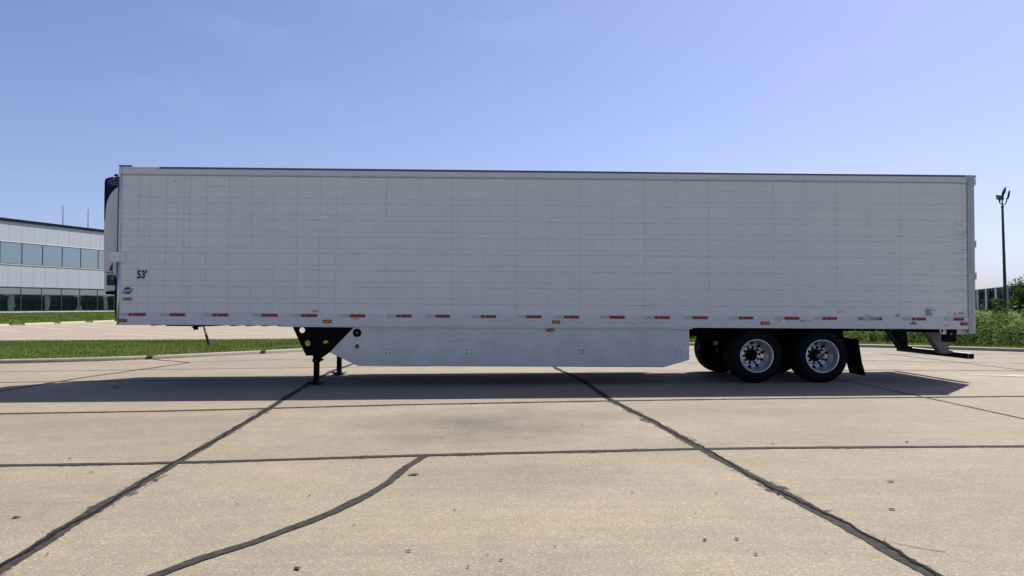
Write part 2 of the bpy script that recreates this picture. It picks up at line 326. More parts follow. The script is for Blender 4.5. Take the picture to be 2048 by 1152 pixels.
def curve_mesh(name, outer, holes, thick, matname):
    cu = bpy.data.curves.new(name, 'CURVE'); cu.dimensions = '2D'; cu.fill_mode = 'BOTH'; cu.extrude = thick / 2
    for pts in [outer] + holes:
        sp = cu.splines.new('POLY'); sp.points.add(len(pts) - 1)
        for p, q in zip(sp.points, pts): p.co = (q[0], q[1], 0, 1)
        sp.use_cyclic_u = True
    o = bpy.data.objects.new(name, cu); me = bpy.data.meshes.new_from_object(o); bpy.data.objects.remove(o); bpy.data.curves.remove(cu)
    me.materials.clear(); me.materials.append(MATS[matname]); me.name = name; return me
def text_mesh(name, s, h, matname, sx=1.0, bold=0.0, depth=0.0008, align='LEFT', shear=0.0):
    cu = bpy.data.curves.new(name, 'FONT'); cu.body = s; cu.size = h / 0.70; cu.extrude = depth; cu.align_x = align; cu.offset = bold; cu.shear = shear
    o = bpy.data.objects.new(name, cu); me = bpy.data.meshes.new_from_object(o); bpy.data.objects.remove(o); bpy.data.curves.remove(cu)
    for v in me.vertices: v.co.x *= sx
    me.materials.clear(); me.materials.append(MATS[matname]); me.name = name; return me
def circ(cx, cz, r, n=20): return [(cx + r * math.cos(2 * math.pi * i / n), cz + r * math.sin(2 * math.pi * i / n)) for i in range(n)]

# ================================================================== GROUND
field = MB(); field.add([(-900, -900, -0.35), (900, -900, -0.35), (900, 1500, -0.35), (-900, 1500, -0.35)], [(0, 1, 2, 3)])
tag(field.build('ground', 'field'), kind='structure')

def interp(pts):
    pts = sorted(pts); xs = [p[0] for p in pts]; ys = [p[1] for p in pts]
    return lambda t: float(np.interp(t, xs, ys))
# joints running away from the camera: x as a function of y
VJ = []
for k in range(-9, -1): VJ.append(interp([(-80, -1.9 + 5.05 * (k + 1) - 0.4), (20, -1.7 + 5.05 * (k + 1))]))
VJ.append(interp([(-80, -2.2), (-0.43, -1.78), (0.78, -1.78), (2.58, -1.66), (4.19, -1.40), (6.0, -1.2), (20, -0.9)]))
VJ.append(interp([(-80, 6.0), (-9.15, 4.26), (-8.46, 4.17), (-7.48, 4.08), (-6.21, 4.0), (-4.33, 3.86), (-1.69, 3.63), (1.6, 3.33), (3.3, 3.27), (4.7, 3.33), (20, 3.4)]))
VJ.append(interp([(-80, 11.0), (-9.41, 9.43), (-8.91, 9.40), (-8.22, 9.35), (-7.1, 9.25), (-5.93, 9.15), (-4.32, 9.05), (-2.28, 8.84), (1.04, 8.72), (3.47, 8.45), (20, 8.2)]))
VJ.append(interp([(-80, 14.5), (-4.28, 13.81), (-2.14, 13.83), (0.52, 13.78), (20, 13.5)]))
for k in range(1, 11): VJ.append(interp([(-80, 14.6 + 5.0 * k), (8, 13.7 + 5.0 * k)]))
# joints running across: y as a function of x
HJ = []
for y in (-46, -41, -36, -31, -26, -21.5, -17.5, -13.6, -9.95): HJ.append(interp([(-80, y - 1.5), (80, y + 1.5)]))
HJ.append(interp([(-80, -10.0), (2.4, -6.47), (4.09, -6.42), (6.34, -6.17), (9.14, -5.98), (10.7, -5.97), (12.5, -6.0), (80, -5.0)]))
HJ.append(interp([(-80, -6.5), (0.11, -3.16), (2.46, -3.0), (5.6, -2.55), (8.81, -2.28), (11.03, -2.17), (15.45, -2.11), (80, 0)]))
HJ.append(interp([(-80, -2.0), (-2.85, 1.12), (-0.95, 1.23), (1.25, 1.25), (16, 2.53), (17.1, 2.33), (18.6, 2.11), (80, 3)]))
HJ.append(interp([(-80, 1.0), (-4.49, 3.49), (-2.33, 3.72), (0.16, 3.94), (17.1, 5.24), (18, 4.67), (20, 4.03), (80, 3.9)]))
HJ.append(interp([(-80, 3.5), (-1.14, 6.17), (1.45, 7.06), (80, 8.0)]))
HJ.append(interp([(-80, 8.0), (80, 11.2)])); HJ.append(interp([(-80, 14.0), (80, 14.6)]))
def cross(v, h):
    x = v(0.0)
    for _ in range(6): y = h(x); x = v(y)
    return x, h(x)
pav = MB(); pav.add([(-48, -50, -0.06), (68, -50, -0.06), (68, 15, -0.06), (-48, 15, -0.06)], [(0, 1, 2, 3)])
pavement = tag(pav.build('pavement', 'tar_core'), kind='structure')
G = 0.008
for i in range(len(VJ) - 1):
    for j in range(len(HJ) - 1):
        c00, c10, c11, c01 = cross(VJ[i], HJ[j]), cross(VJ[i + 1], HJ[j]), cross(VJ[i + 1], HJ[j + 1]), cross(VJ[i], HJ[j + 1])
        poly = []
        N = 8
        for k in range(N): x = c00[0] + (c10[0] - c00[0]) * k / N; poly.append((x, HJ[j](x) + G))
        for k in range(N): y = c10[1] + (c11[1] - c10[1]) * k / N; poly.append((VJ[i + 1](y) - G, y))
        for k in range(N): x = c11[0] + (c01[0] - c11[0]) * k / N; poly.append((x, HJ[j + 1](x) - G))
        for k in range(N): y = c01[1] + (c00[1] - c01[1]) * k / N; poly.append((VJ[i](y) + G, y))
        n = len(poly); zt = 0.0
        cx = sum(p[0] for p in poly) / n; cy = sum(p[1] for p in poly) / n
        mb = MB((cx, cy, 0)); vs_ = [(x, y, zt) for x, y in poly] + [(x, y, -0.055) for x, y in poly]
        mb.add(vs_, [tuple(range(n))] + [(q, q + n, (q + 1) % n + n, (q + 1) % n) for q in range(n)])
        link('concrete_slab', mb.mesh('concrete_slab', 'slab'), pavement, (cx, cy, 0))

def ribbon(name, pts, w, z, matname, parent, rag=0.3, step=0.035, taper=False, seed=0, wob=0.0):
    P = [Vector((x, y, 0)) for x, y in pts]; out = []
    for a, b in zip(P[:-1], P[1:]):
        n = max(1, int((b - a).length / step)); out += [a.lerp(b, k / n) for k in range(n)]
    out.append(P[-1]); n = len(out); rg = np.random.default_rng(seed + 11)
    def walk(a, k):
        k = min(k, n); t = rg.normal(0, 1, n); ker = np.ones(k) / k; return np.convolve(t, ker, 'same') * math.sqrt(k) * a
    l = w / 2 * (1 + walk(rag, 9) * 0.5 + walk(rag, 1) * 0.30); r = w / 2 * (1 + walk(rag, 9) * 0.5 + walk(rag, 1) * 0.30)
    mid = walk(wob, 25)
    V = []; Fc = []
    for i, p in enumerate(out):
        t = (out[min(i + 1, n - 1)] - out[max(i - 1, 0)]).normalized(); q = Vector((-t.y, t.x, 0)); k = 1.0
        if taper: k = min(1, (n - 1 - i) / (0.25 * n) + 0.15)
        V += [tuple(p + q * (max(l[i], w * .12) * k + mid[i]) + Vector((0, 0, z))), tuple(p - q * (max(r[i], w * .12) * k - mid[i]) + Vector((0, 0, z)))]
    for i in range(n - 1): Fc.append((2 * i + 1, 2 * i + 3, 2 * i + 2, 2 * i))
    return link(name, raw_mesh(name, V, Fc, matname), parent)
def vline(f, y0, y1, n=40): return [(f(y0 + (y1 - y0) * k / n), y0 + (y1 - y0) * k / n) for k in range(n + 1)]
def hline(f, x0, x1, n=40): return [(x0 + (x1 - x0) * k / n, f(x0 + (x1 - x0) * k / n)) for k in range(n + 1)]
KERB = [(-48, 3.2), (-30, 3.6), (-14, 5.0), (-8.5, 5.65), (-6.28, 6.0), (-4.51, 6.44), (-2.86, 7.22), (-1.6, 8.32), (-0.44, 9.33), (0.5, 10.4), (2.2, 11.6), (4.5, 12.5), (8, 13.1), (11.5, 13.1), (14.34, 12.67), (17, 12.0), (19.37, 11.21), (21.82, 9.54), (23.22, 8.15), (27, 5.0), (34, 0.5), (45, -6), (68, -16)]
kerb_y = interp(KERB)
sd = 0
A, B_, E_, F_ = VJ[9], VJ[10], VJ[11], VJ[8]
def seam(pts, w, core, rag=0.3, layer=0):
    global sd; sd += 1
    o = ribbon('tar_seam', pts, w, 0.004 + layer * 0.002, 'tar', pavement, rag, seed=sd)
    if w > 0.08: ribbon('tar_smear', pts, w * 1.75, 0.0022 + layer * 0.0004, 'tar_smear', pavement, 0.3, seed=sd + 200)
    if core: ribbon('sealant_bead', pts, core, 0.0095 + layer * 0.0015, 'tar_core', pavement, 0.5, seed=sd + 50, wob=0.02)
seam(vline(A, -9.9, 9), 0.10, 0.022, 0.20, 0); seam(vline(B_, -9.9, 9), 0.10, 0.022, 0.22, 0)
seam(hline(HJ[9], -6, 24), 0.085, 0.0, 0.2, 1); seam(hline(HJ[10], -8, 26), 0.09, 0.0, 0.25, 1)
seam(vline(E_, -9.5, 9), 0.045, 0.0, 0.35, 0); seam(vline(F_, -9.5, 6.0), 0.07, 0.02, 0.3, 0)
seam([(-1.2, 6.0), (-2.24, 6.79), (-2.80, 7.25)], 0.09, 0.0, 0.4, 1)
seam(hline(HJ[11], -9, 22), 0.055, 0, 0.35, 1); seam(hline(HJ[12], -9, 22), 0.05, 0, 0.35, 1); seam(hline(HJ[13], -1.2, 24), 0.05, 0, 0.35, 1)
seam([(5.14, -9.34), (5.32, -9.02), (5.52, -8.75), (5.77, -8.31), (5.90, -8.05), (6.03, -7.70), (6.15, -7.24), (6.23, -6.65), (6.35, -6.2)], 0.078, 0.0, 0.18, 2)
seam(vline(VJ[12], -9, 8), 0.05, 0.0, 0.35, 0); seam(hline(HJ[8], -4, 20), 0.05, 0.0, 0.35, 1)
# short fine crack close to the camera at the right, and faint crossing paint marks beside the trailer tail
seam([(9.50, -8.86), (9.62, -8.99), (9.72, -9.05)], 0.006, 0, 0.6, 0)
for k, (a, b) in enumerate((((17.05, 1.2), (19.6, -0.35)), ((17.6, 1.15), (20.2, 0.25)), ((16.9, 1.3), (18.3, 0.55)))):
    ribbon('paint_stripe', [a, b], 0.055, 0.0135 + 0.002 * k, 'road_paint', pavement, 0.5, seed=90 + k)

# kerb and lawns
def kerb_mesh():
    xs = [KERB[0][0]]; pts = []
    P = []
    for a, b in zip(KERB[:-1], KERB[1:]):
        a = Vector((*a, 0)); b = Vector((*b, 0)); n = max(1, int((b - a).length / 0.5))
        P += [a.lerp(b, k / n) for k in range(n)]
    P.append(Vector((*KERB[-1], 0)))
    for _ in range(4): P = [P[0]] + [(P[i - 1] + P[i] * 2 + P[i + 1]) / 4 for i in range(1, len(P) - 1)] + [P[-1]]
    prof = [(0.0, -0.02), (0.015, 0.075), (0.045, 0.10), (0.15, 0.105), (0.16, -0.02)]
    V = []; Fc = []
    for i, p in enumerate(P):
        t = (P[min(i + 1, len(P) - 1)] - P[max(i - 1, 0)]).normalized(); q = Vector((-t.y, t.x, 0))
        for d, z in prof: V.append(tuple(p + q * d + Vector((0, 0, z))))
    m = len(prof)
    for i in range(len(P) - 1):
        for j in range(m - 1): Fc.append((i * m + j, (i + 1) * m + j, (i + 1) * m + j + 1, i * m + j + 1))
    tag(link('kerb', raw_mesh('kerb', V, Fc, 'kerb')), kind='structure'); return P
KP = kerb_mesh()
for q in ((-2.86, 7.22), (-0.35, 9.4)):
    i0 = min(range(len(KP)), key=lambda i: (KP[i].x - q[0]) ** 2 + (KP[i].y - q[1]) ** 2); t = (KP[i0 + 1] - KP[i0 - 1]).normalized(); nn = Vector((-t.y, t.x, 0)); tp = MB(); vs_ = []
    for k, wd in ((-0.07, -0.02), (-0.02, 0.0), (0.03, 0.0), (0.10, 0.02)):
        for d, z in ((-0.05 + wd, 0.012), (-0.004, 0.012), (0.011, 0.079), (0.043, 0.105), (0.152 - abs(k) * 0.3, 0.110)): vs_.append(tuple(KP[i0] + t * (k + d * 0.9) + nn * d + Vector((0, 0, z))))
    tp.add(vs_, [(a * 5 + b, (a + 1) * 5 + b, (a + 1) * 5 + b + 1, a * 5 + b + 1) for a in range(3) for b in range(4)]); tp.build('tar_patch', 'tar', bpy.data.objects['kerb'])
# lawn sheet behind the kerb: strips from the kerb back to the car park, and on the right to the field
BACKY = 18.3
V = []; Fc = []
rows = 9
for p in KP:
    yb = BACKY + 0.2 if p.x < 13 else BACKY + 30
    i = KP.index(p); t = (KP[min(i + 1, len(KP) - 1)] - KP[max(i - 1, 0)]).normalized(); q = Vector((-t.y, t.x, 0)); s = p + q * 0.155
    for r in range(rows):
        f = r / (rows - 1); V.append((s.x, s.y + (yb - s.y) * f, 0.085 + 0.10 * math.sin(f * math.pi) * (1 if p.x < 13 else 0.4) - (0.07 * f if p.x < 13 else 0)))
for i in range(len(KP) - 1):
    for r in range(rows - 1): Fc.append((i * rows + r, (i + 1) * rows + r, (i + 1) * rows + r + 1, i * rows + r + 1))
lawn = tag(link('lawn', raw_mesh('lawn', V, Fc, 'turf')), kind='structure')
def lawn_z(x, y):
    s = kerb_y(x) + 0.155; 
    if x < 13: f = np.clip((y - s) / (BACKY + 0.2 - s), 0, 1); return 0.085 + 0.10 * math.sin(f * math.pi) - 0.07 * f
    f = np.clip((y - s) / (BACKY + 30 - s), 0, 1); return 0.085 + 0.04 * math.sin(f * math.pi)
def blades(name, pts, h0, h1, w, matname, lean=0.5):
    n = len(pts); P = np.array(pts); ang = RNG.uniform(0, 2 * np.pi, n); la = RNG.uniform(0, 2 * np.pi, n); ln = RNG.uniform(0, lean, n)
    h = RNG.uniform(h0, h1, n); d = np.stack([np.cos(ang), np.sin(ang), 0 * ang], 1) * (w * RNG.uniform(0.6, 1.3, n))[:, None] / 2
    tip = P + np.stack([np.cos(la) * ln * h, np.sin(la) * ln * h, h], 1)
    V = np.concatenate([P - d, P + d, tip], 0); i = np.arange(n); Fc = np.stack([i, i + n, i + 2 * n], 1)
    return link(name, raw_mesh(name, V, Fc, matname))
pts = []
while len(pts) < 120000:
    x = random.uniform(-20, 13); y0 = kerb_y(x) + 0.16; y = y0 + (BACKY + 0.2 - y0) * random.random() ** 1.15
    pts.append((x, y, lawn_z(x, y) - 0.005))
tag(blades('grass', pts, 0.045, 0.11, 0.022, 'grass'), 'mown green grass of the lawn strip behind the kerb', 'grass', kind='stuff')
pts = []
while len(pts) < 26000:
    x = random.uniform(13, 40); y0 = kerb_y(x) + 0.16; y = y0 + random.random() * 2.6
    pts.append((x, y, lawn_z(x, y) - 0.005))
tag(blades('verge_grass', pts, 0.05, 0.14, 0.025, 'grass'), 'narrow grass verge in front of the tall weeds', 'grass', kind='stuff')

# car park behind the lawn strip
lot = MB(); lot.add([(-34.4, BACKY, -0.02), (14, BACKY, -0.02), (14, 95, -0.02), (-34.4, 95, -0.02), (-34.4, BACKY, 0.03), (14, BACKY, 0.03), (14, 95, 0.03), (-34.4, 95, 0.03)], [(4, 5, 6, 7), (0, 1, 5, 4), (1, 2, 6, 5), (3, 0, 4, 7)])
parking = tag(lot.build('parking_lot', 'lot'), kind='structure')
for k, (a, b) in enumerate((((-30.7, 44.2), (-21.55, 34.9)), ((-30.96, 48.9), (-21.0, 37.9)), ((-29.8, 51.6), (-19.8, 39.63)), ((-31, 39.6), (-22.5, 31.4)), ((-14.97, 27.24), (-8.81, 22.21)), ((-14.56, 30.41), (-8.49, 24.95)), ((-8.92, 22.45), (-8.37, 24.66)), ((-24.1, 47.6), (-18.8, 42.1)), ((-30, 56), (-20, 44)), ((-12.5, 33), (-6, 27)), ((-4, 23.2), (6, 22.6)), ((-5, 26.3), (6, 25.6)))):
    ribbon('stall_line', [a, b], 0.13, 0.036, 'line_paint', parking, 0.2, 0.4, seed=120 + k)
for k, y in enumerate((23, 28.5, 34, 40, 47)): ribbon('tar_seam', [(-34, y - 0.5), (13, y + 0.5)], 0.06, 0.034, 'tar', parking, 0.3, 0.5, seed=150 + k)
sm = MB(); L2 = 1.0
sm.add([(-0.11, -L2 * 2.1, 0), (0.11, -L2 * 2.1, 0), (0.11, L2 * 2.1, 0), (-0.11, L2 * 2.1, 0), (-0.07, -L2 * 2.05, 0.17), (0.07, -L2 * 2.05, 0.17), (0.07, L2 * 2.05, 0.17), (-0.07, L2 * 2.05, 0.17)], [(3, 2, 1, 0), (4, 5, 6, 7), (0, 1, 5, 4), (1, 2, 6, 5), (2, 3, 7, 6), (3, 0, 4, 7)])
stop_me = sm.mesh('wheel_stop', 'stop_concrete')
for lab, (x, y) in (('pale concrete wheel stop at the left edge, nearest of the row by the office lawn', (-33.9, 44.9)), ('second pale concrete wheel stop from the left along the office lawn', (-33.9, 50.9)), ('third pale concrete wheel stop from the left along the office lawn', (-33.9, 55.9)), ('fourth pale concrete wheel stop, farthest of the row beside the trailer nose', (-33.9, 61.2))):
    tag(link('wheel_stop', stop_me, None, (x, y, 0.03), (0, 0, 0.02)), lab, 'wheel stop', 'wheel stops along the office lawn')

# ================================================================== OFFICE BUILDING (left)
PB0 = Vector((-49.158, 67.752, 0)); DX = Vector((0.3165, 0.9486, 0)).normalized(); NX = Vector((DX.y, -DX.x, 0))
ang = math.atan2(DX.y, DX.x)
office = empty('office_building', tuple(PB0), 'two-storey office building with pale panels and bands of mirror glass behind the parking lot', 'building', (0, 0, ang))
# building frame: x along the facade, -y towards the viewer (facade plane y=0), z up
S0, S1, DEP = -23.35, 26.0, 22.0
w = MB()
w.box(S0, S1, 0.12, DEP, 0.2, 11.45); w.build('wall', 'wall_dark', office)
fz = MB(); fz.box(S0 - 0.15, S1 + 0.15, -0.12, DEP + 0.15, 11.47, 11.80); fz.build('roof_fascia', 'fascia', office)
PWID = 1.54
def panel_row(z0, z1, s_first, name='wall_panel'):
    mb = MB(); mb.box(0.007, PWID - 0.007, -0.0, 0.11, z0, z1, bev=0.006); me = mb.mesh(name, 'panel')
    k0 = math.ceil((S0 - s_first) / PWID)
    k = k0
    while s_first + PWID * (k + 1) <= S1 + 0.01:
        link(name, me, office, (s_first + PWID * k, 0, 0)); k += 1
panel_row(9.18, 11.465, 1.08); panel_row(3.98, 6.52, 1.02)
WW = 2.6
def window_row(zs, s_first, glassname, d):
    meshes = []
    for z0, z1 in zs:
        g_ = MB(); g_.box(0.03, WW - 0.03, 0.05 + d, 0.10, z0 + 0.03, z1 - 0.03); meshes.append(g_.mesh('pane', glassname))
    z0, z1 = zs[0][0], zs[-1][1]
    fr = MB(); fr.box(-0.028, 0.028, 0.0, 0.115, z0, z1)
    for a, b in zs: fr.box(0.029, WW - 0.029, 0.004, 0.115, a - 0.045, a + 0.03)
    fr.box(0.029, WW - 0.029, 0.004, 0.115, z1 - 0.03, z1 + 0.04)
    fme = fr.mesh('window_frame', 'mullion'); k = math.ceil((S0 - s_first) / WW)
    while s_first + WW * (k + 1) <= S1 + 0.01:
        f = link('window', fme, office, (s_first + WW * k, 0, 0))
        for me in meshes: p_ = link('pane', me, f)
        k += 1
window_row([(6.63, 9.08)], 0.09, 'glass', 0.0); window_row([(1.16, 3.06), (3.11, 3.86)], 0.02, 'glass_low', 0.0)
fl = MB(); fl.box(S0, S1, -0.03, 0.112, 9.125, 9.176); fl.build('window_head', 'plinth', office)
fl = MB(); fl.box(S0, S1, -0.05, 0.112, 6.525, 6.58); fl.build('window_sill', 'plinth', office)
fl = MB(); fl.box(S0, S1, -0.22, 0.115, 0.3, 1.11); fl.build('plinth', 'plinth', office)
fl = MB(); fl.box(S0, S1, -0.02, 0.112, 3.91, 3.974); fl.build('soffit_trim', 'mullion', office)
for s_ in (8.3, 11.9):
    r_ = MB(); r_.tube((s_, 0.5, 11.8), (s_, 0.5, 14.3), 0.045, 0.03, 8); r_.build('antenna_rod', 'fascia', office)
# grass bank rising to the building
bk = MB(); vs_ = []
NB = 12
for t in np.linspace(-30, 40, NB):
    base = PB0 + DX * float(t) + NX * 0.1
    front_x = -34.45; y = base.y
    vs_ += [(front_x, y - 3, 0.02), (front_x - 0.15, y - 3, 0.12), (front_x - 3.5, y - 2, 0.42), ((base.x + front_x) / 2, y - 1, 0.78), (base.x + 1.5, y, 0.95), (base.x - 0.5, y, 0.96)]
V = vs_; Fc = []
for i in range(NB - 1):
    for j in range(5): Fc.append((i * 6 + j, (i + 1) * 6 + j, (i + 1) * 6 + j + 1, i * 6 + j + 1)[::-1])
tag(link('grass_bank', raw_mesh('grass_bank', V, Fc, 'turf_far')), kind='structure')
pts = []
while len(pts) < 45000:
    u = random.random(); y = random.uniform(40, 86); bx = PB0.x + (y - PB0.y) / DX.y * DX.x
    x = -34.6 + (bx + 1.2 + 34.6) * u; z = np.interp(x, [bx - 0.5, bx + 1.5, (bx - 34.45) / 2, -37.95, -34.6], [0.96, 0.95, 0.78, 0.42, 0.12])
    pts.append((x, y, z - 0.01))
tag(blades('bank_grass', pts, 0.07, 0.16, 0.08, 'grass'), 'mown grass on the low bank in front of the office building', 'grass', kind='stuff')

# ================================================================== COLUMNED BUILDING (right, far)
PR = Vector((128.58, 147.06, 0)); PR2 = Vector((155.93, 203.63, 0)); DR = (PR2 - PR).normalized()
hall = empty('columned_building', tuple(PR), 'low glass building with white columns beyond the weeds at the right edge', 'building', (0, 0, math.atan2(DR.y, DR.x)))
# frame: x along the facade (away from camera), +y towards viewer side
hb = MB(); hb.box(-40, 130, -24, -0.6, -0.3, 5.9); hb.build('wall', 'wall_dark', hall)
BAY = 13.6
cm = MB(); cm.box(-0.9, 0.9, -0.5, 0.0, -0.3, 6.05, bev=0.03); cme = cm.mesh('column', 'column')
pm = MB(); pm.box(0.95, BAY - 0.95, -0.4, -0.3, 0.2, 5.75); pme = pm.mesh('pane', 'glass_far')
fm = MB(); fm.box(0.92, BAY - 0.92, -0.29, -0.12, 2.55, 2.75); fm.box(0.92, BAY - 0.92, -0.29, -0.1, 5.75, 5.98)
for q in (0.35, 0.68): fm.box(BAY * q - 0.12, BAY * q + 0.12, -0.28, -0.14, 0.1, 5.75)
fme = fm.mesh('window_frame', 'mullion')
for k in range(-3, 10):
    link('column', cme, hall, (5.2 + BAY * k, 0, 0)); wnd = link('window', fme, hall, (5.2 + BAY * k, 0, 0)); link('pane', pme, wnd)
rf = MB(); rf.box(-40.2, 130.2, -24.2, -0.55, 5.9, 6.0); rf.build('roof', 'fascia', hall)

# ================================================================== LIGHT POLE
lp = empty('light_pole', (45.26, 39.05, 0), 'tall dark green light pole with three floodlights beside the tail of the trailer', 'lamp post')
m_ = MB((45.26, 39.05, 0)); T = (45.0, 38.8, 8.72)
m_.tube((45.26, 39.05, 0), (45.24, 39.03, 0.5), 0.2, 0.17, 16); m_.tube((45.24, 39.03, 0.45), T, 0.125, 0.075, 16); m_.tube(T, (T[0], T[1], T[2] + 0.12), 0.10, 0.10, 14); m_.build('pole', 'pole_paint', lp)
m_ = MB((45.26, 39.05, 0))
tz = T[2]
def pt(dx, dy, dz): return (T[0] + dx, T[1] + dy, T[2] + dz)
m_.path([pt(0, 0, 0.1), pt(0, 0, 0.75)], 0.045)
m_.path([pt(-0.33, -0.1, 0.72), pt(-0.31, -0.1, 0.45), pt(-0.2, -0.06, 0.28), pt(0, 0, 0.22), pt(0.25, 0.05, 0.26), pt(0.36, 0.06, 0.42), pt(0.40, 0.06, 0.72)], 0.04)
m_.build('bracket', 'pole_paint', lp)
def flood(c, rot, sx, sy):
    b = MB(); b.box(-sx / 2, sx / 2, -0.06, 0.0, -sy / 2, sy / 2, 0, 0.02)
    for q in range(5): b.box(-sx / 2 + 0.03, sx / 2 - 0.03, 0.0, 0.05, -sy / 2 + 0.05 + q * (sy - 0.12) / 5, -sy / 2 + 0.07 + q * (sy - 0.12) / 5)
    b.tube((0, 0.02, -sy / 2 - 0.12), (0, 0.0, -sy / 2 + 0.05), 0.04, 0.04, 8)
    o = b.build('floodlight', 'pole_paint', lp); o.location = (T[0] - 45.26 + c[0], T[1] - 39.05 + c[1], T[2] + c[2]); o.rotation_euler = rot
    g_ = MB(); g_.box(-sx / 2 + 0.05, sx / 2 - 0.05, -0.068, -0.061, -sy / 2 + 0.05, sy / 2 - 0.05); g_.build('lens', 'lamp_panel', o)
flood((-0.26, -0.1, 0.72), (math.radians(-38), math.radians(8), math.radians(-20)), 0.50, 0.46)
flood((0.16, 0.05, 1.18), (math.radians(20), math.radians(28), math.radians(55)), 0.55, 0.60)
flood((0.52, 0.05, 0.98), (math.radians(10), math.radians(22), math.radians(62)), 0.50, 0.55)

# leaning post in the lawn
gp = MB((-2.6, 10.8, 0)); b0 = Vector((-2.60, 10.8, 0.1)); tdir = Vector((-0.33, -0.12, 1.35))
gp.tube(tuple(b0 - tdir * 0.1), tuple(b0 + tdir), 0.038, 0.038, 8); gp.tube(tuple(b0 + tdir * 0.98), tuple(b0 + tdir * 1.08), 0.04, 0.01, 8)
po = empty('marker_post', (-2.6, 10.8, 0), 'thin grey metal post leaning in the lawn strip under the front of the trailer', 'post')
gp.build('shaft', 'post_steel', po)
cp = MB((-2.6, 10.8, 0)); cp.tube(tuple(b0 + tdir * 0.10), tuple(b0 + tdir * 0.35), 0.046, 0.046, 8); cp.build('sleeve', 'pole_paint', po)

# ================================================================== WEEDS, SHRUBS
def leaves_from(pos, dirs, length, width, matname, name):
    n = len(pos); P = np.asarray(pos); D = np.asarray(dirs); D /= np.linalg.norm(D, axis=1)[:, None]
    R_ = RNG.normal(0, 1, (n, 3)); S = np.cross(D, R_); S /= np.linalg.norm(S, axis=1)[:, None]; Nn = np.cross(S, D)
    L = (length * RNG.uniform(0.6, 1.35, n))[:, None]; W = (width * RNG.uniform(0.7, 1.3, n))[:, None]
    a = P; b = P + D * L * .45 + S * W * .5 + Nn * L * .06; c = P + D * L - Nn * L * .10; d = P + D * L * .45 - S * W * .5 + Nn * L * .06
    V = np.concatenate([a, b, c, d], 0); i = np.arange(n); return V, np.stack([i, i + n, i + 2 * n, i + 3 * n], 1)
pos = []; dirs = []; lens = []
stems = []
for _ in range(7200):
    x = random.uniform(14.0, 50); y0 = kerb_y(x) + (1.35 if x > 22 else 1.7); back = random.random() ** 1.7 * 12
    if x < 17: back += (17 - x) * 0.5
    y = y0 + back
    h = 0.92 * random.uniform(0.75, 1.25) * (0.72 + 0.45 * min(1, back / 3)) * (0.9 + 0.22 * math.sin(x * 0.9) * math.sin(y * 0.7 + x * 0.31))
    if random.random() < 0.08: h *= 1.22
    if x < 22: h *= 0.88
    lx, ly = random.uniform(-.2, .2), random.uniform(-.2, .2); z0 = lawn_z(x, y)
    stems.append(((x, y, z0), (x + lx * h, y + ly * h, z0 + h)))
    nl = 9 if back < 3 else 6
    for k in range(nl):
        f = (0.05 + 0.95 * (k + random.random()) / nl); a = random.uniform(0, 6.28); u_ = random.uniform(-0.25, 0.9)
        pos.append((x + lx * h * f + random.uniform(-.04, .04), y + ly * h * f + random.uniform(-.04, .04), z0 + h * f)); dirs.append((math.cos(a), math.sin(a), u_))
V, Fq = leaves_from(pos, dirs, 0.21, 0.045, 'weed', '')
sv = []
n0 = len(V)
SV = []; SF = []
for a, b in stems:
    k = n0 + len(SV); SV += [(a[0] - .007, a[1], a[2]), (a[0] + .007, a[1], a[2]), (b[0] + .003, b[1], b[2]), (b[0] - .003, b[1], b[2])]; SF.append((k, k + 1, k + 2, k + 3))
V = np.concatenate([V, np.array(SV)], 0); Fq = np.concatenate([Fq, np.array(SF)], 0)
tag(link('tall_weeds', raw_mesh('tall_weeds', V, Fq, 'weed')), 'overgrown bank of tall green weeds behind the tail of the trailer', 'weeds', kind='stuff')

def shrub_tree(base, H, R_, nl, label, leaf=0.14, seed=1, zlow=0.25, name='shrub_tree'):
    rr = random.Random(seed); root = empty(name, base, label, 'tree')
    tb = MB(base); pos = []; dirs = []; tips = []
    tb.tube(base, (base[0] + 0.05, base[1], base[2] + H * 0.35), 0.09, 0.07, 8)
    for k in range(16):
        a = rr.uniform(0, 6.28); f = rr.uniform(0.08, 0.36); st = Vector((base[0] + 0.05 * f, base[1], base[2] + H * f))
        rad = R_ * rr.uniform(0.35, 0.85); en = Vector((base[0] + math.cos(a) * rad, base[1] + math.sin(a) * rad, base[2] + H * rr.uniform(max(zlow, f + .05), 0.98)))
        mid = st.lerp(en, 0.5) + Vector((0, 0, H * 0.05)); tb.tube(tuple(st), tuple(mid), 0.04, 0.028, 6); tb.tube(tuple(mid), tuple(en), 0.028, 0.008, 6)
        tips += [en, mid.lerp(en, 0.5), mid, mid.lerp(en, .75)]
    tb.build('trunk', 'bark', root)
    for t in tips:
        cr = R_ * rr.uniform(0.16, 0.36)
        for _ in range(nl // len(tips)):
            v = Vector((rr.gauss(0, 1), rr.gauss(0, 1), rr.gauss(0, 0.8))).normalized() * cr * rr.random() ** 0.45
            pos.append(tuple(t + v - Vector(base))); dirs.append((v.x + rr.gauss(0, .4) * cr, v.y + rr.gauss(0, .4) * cr, v.z + rr.gauss(-.1, .4) * cr + 1e-4))
    V, Fq = leaves_from(pos, dirs, leaf, leaf * 0.5, 'tree_leaf', ''); link('crown', raw_mesh('crown', V, Fq, 'tree_leaf'), root)
    return root
shrub_tree((36.2, 24.3, 0.05), 2.6, 1.5, 9000, 'dark green bushy tree at the right edge beside the light pole', seed=3)
shrub_tree((37.4, 23.2, 0.05), 2.8, 1.3, 5500, 'dark green bushy tree cut off by the right edge of the picture', seed=5)
shrub_tree((33.95, 24.2, 0.05), 1.72, 0.30, 900, 'small dark leafy sapling just left of the light pole', leaf=0.12, seed=9, name='sapling')

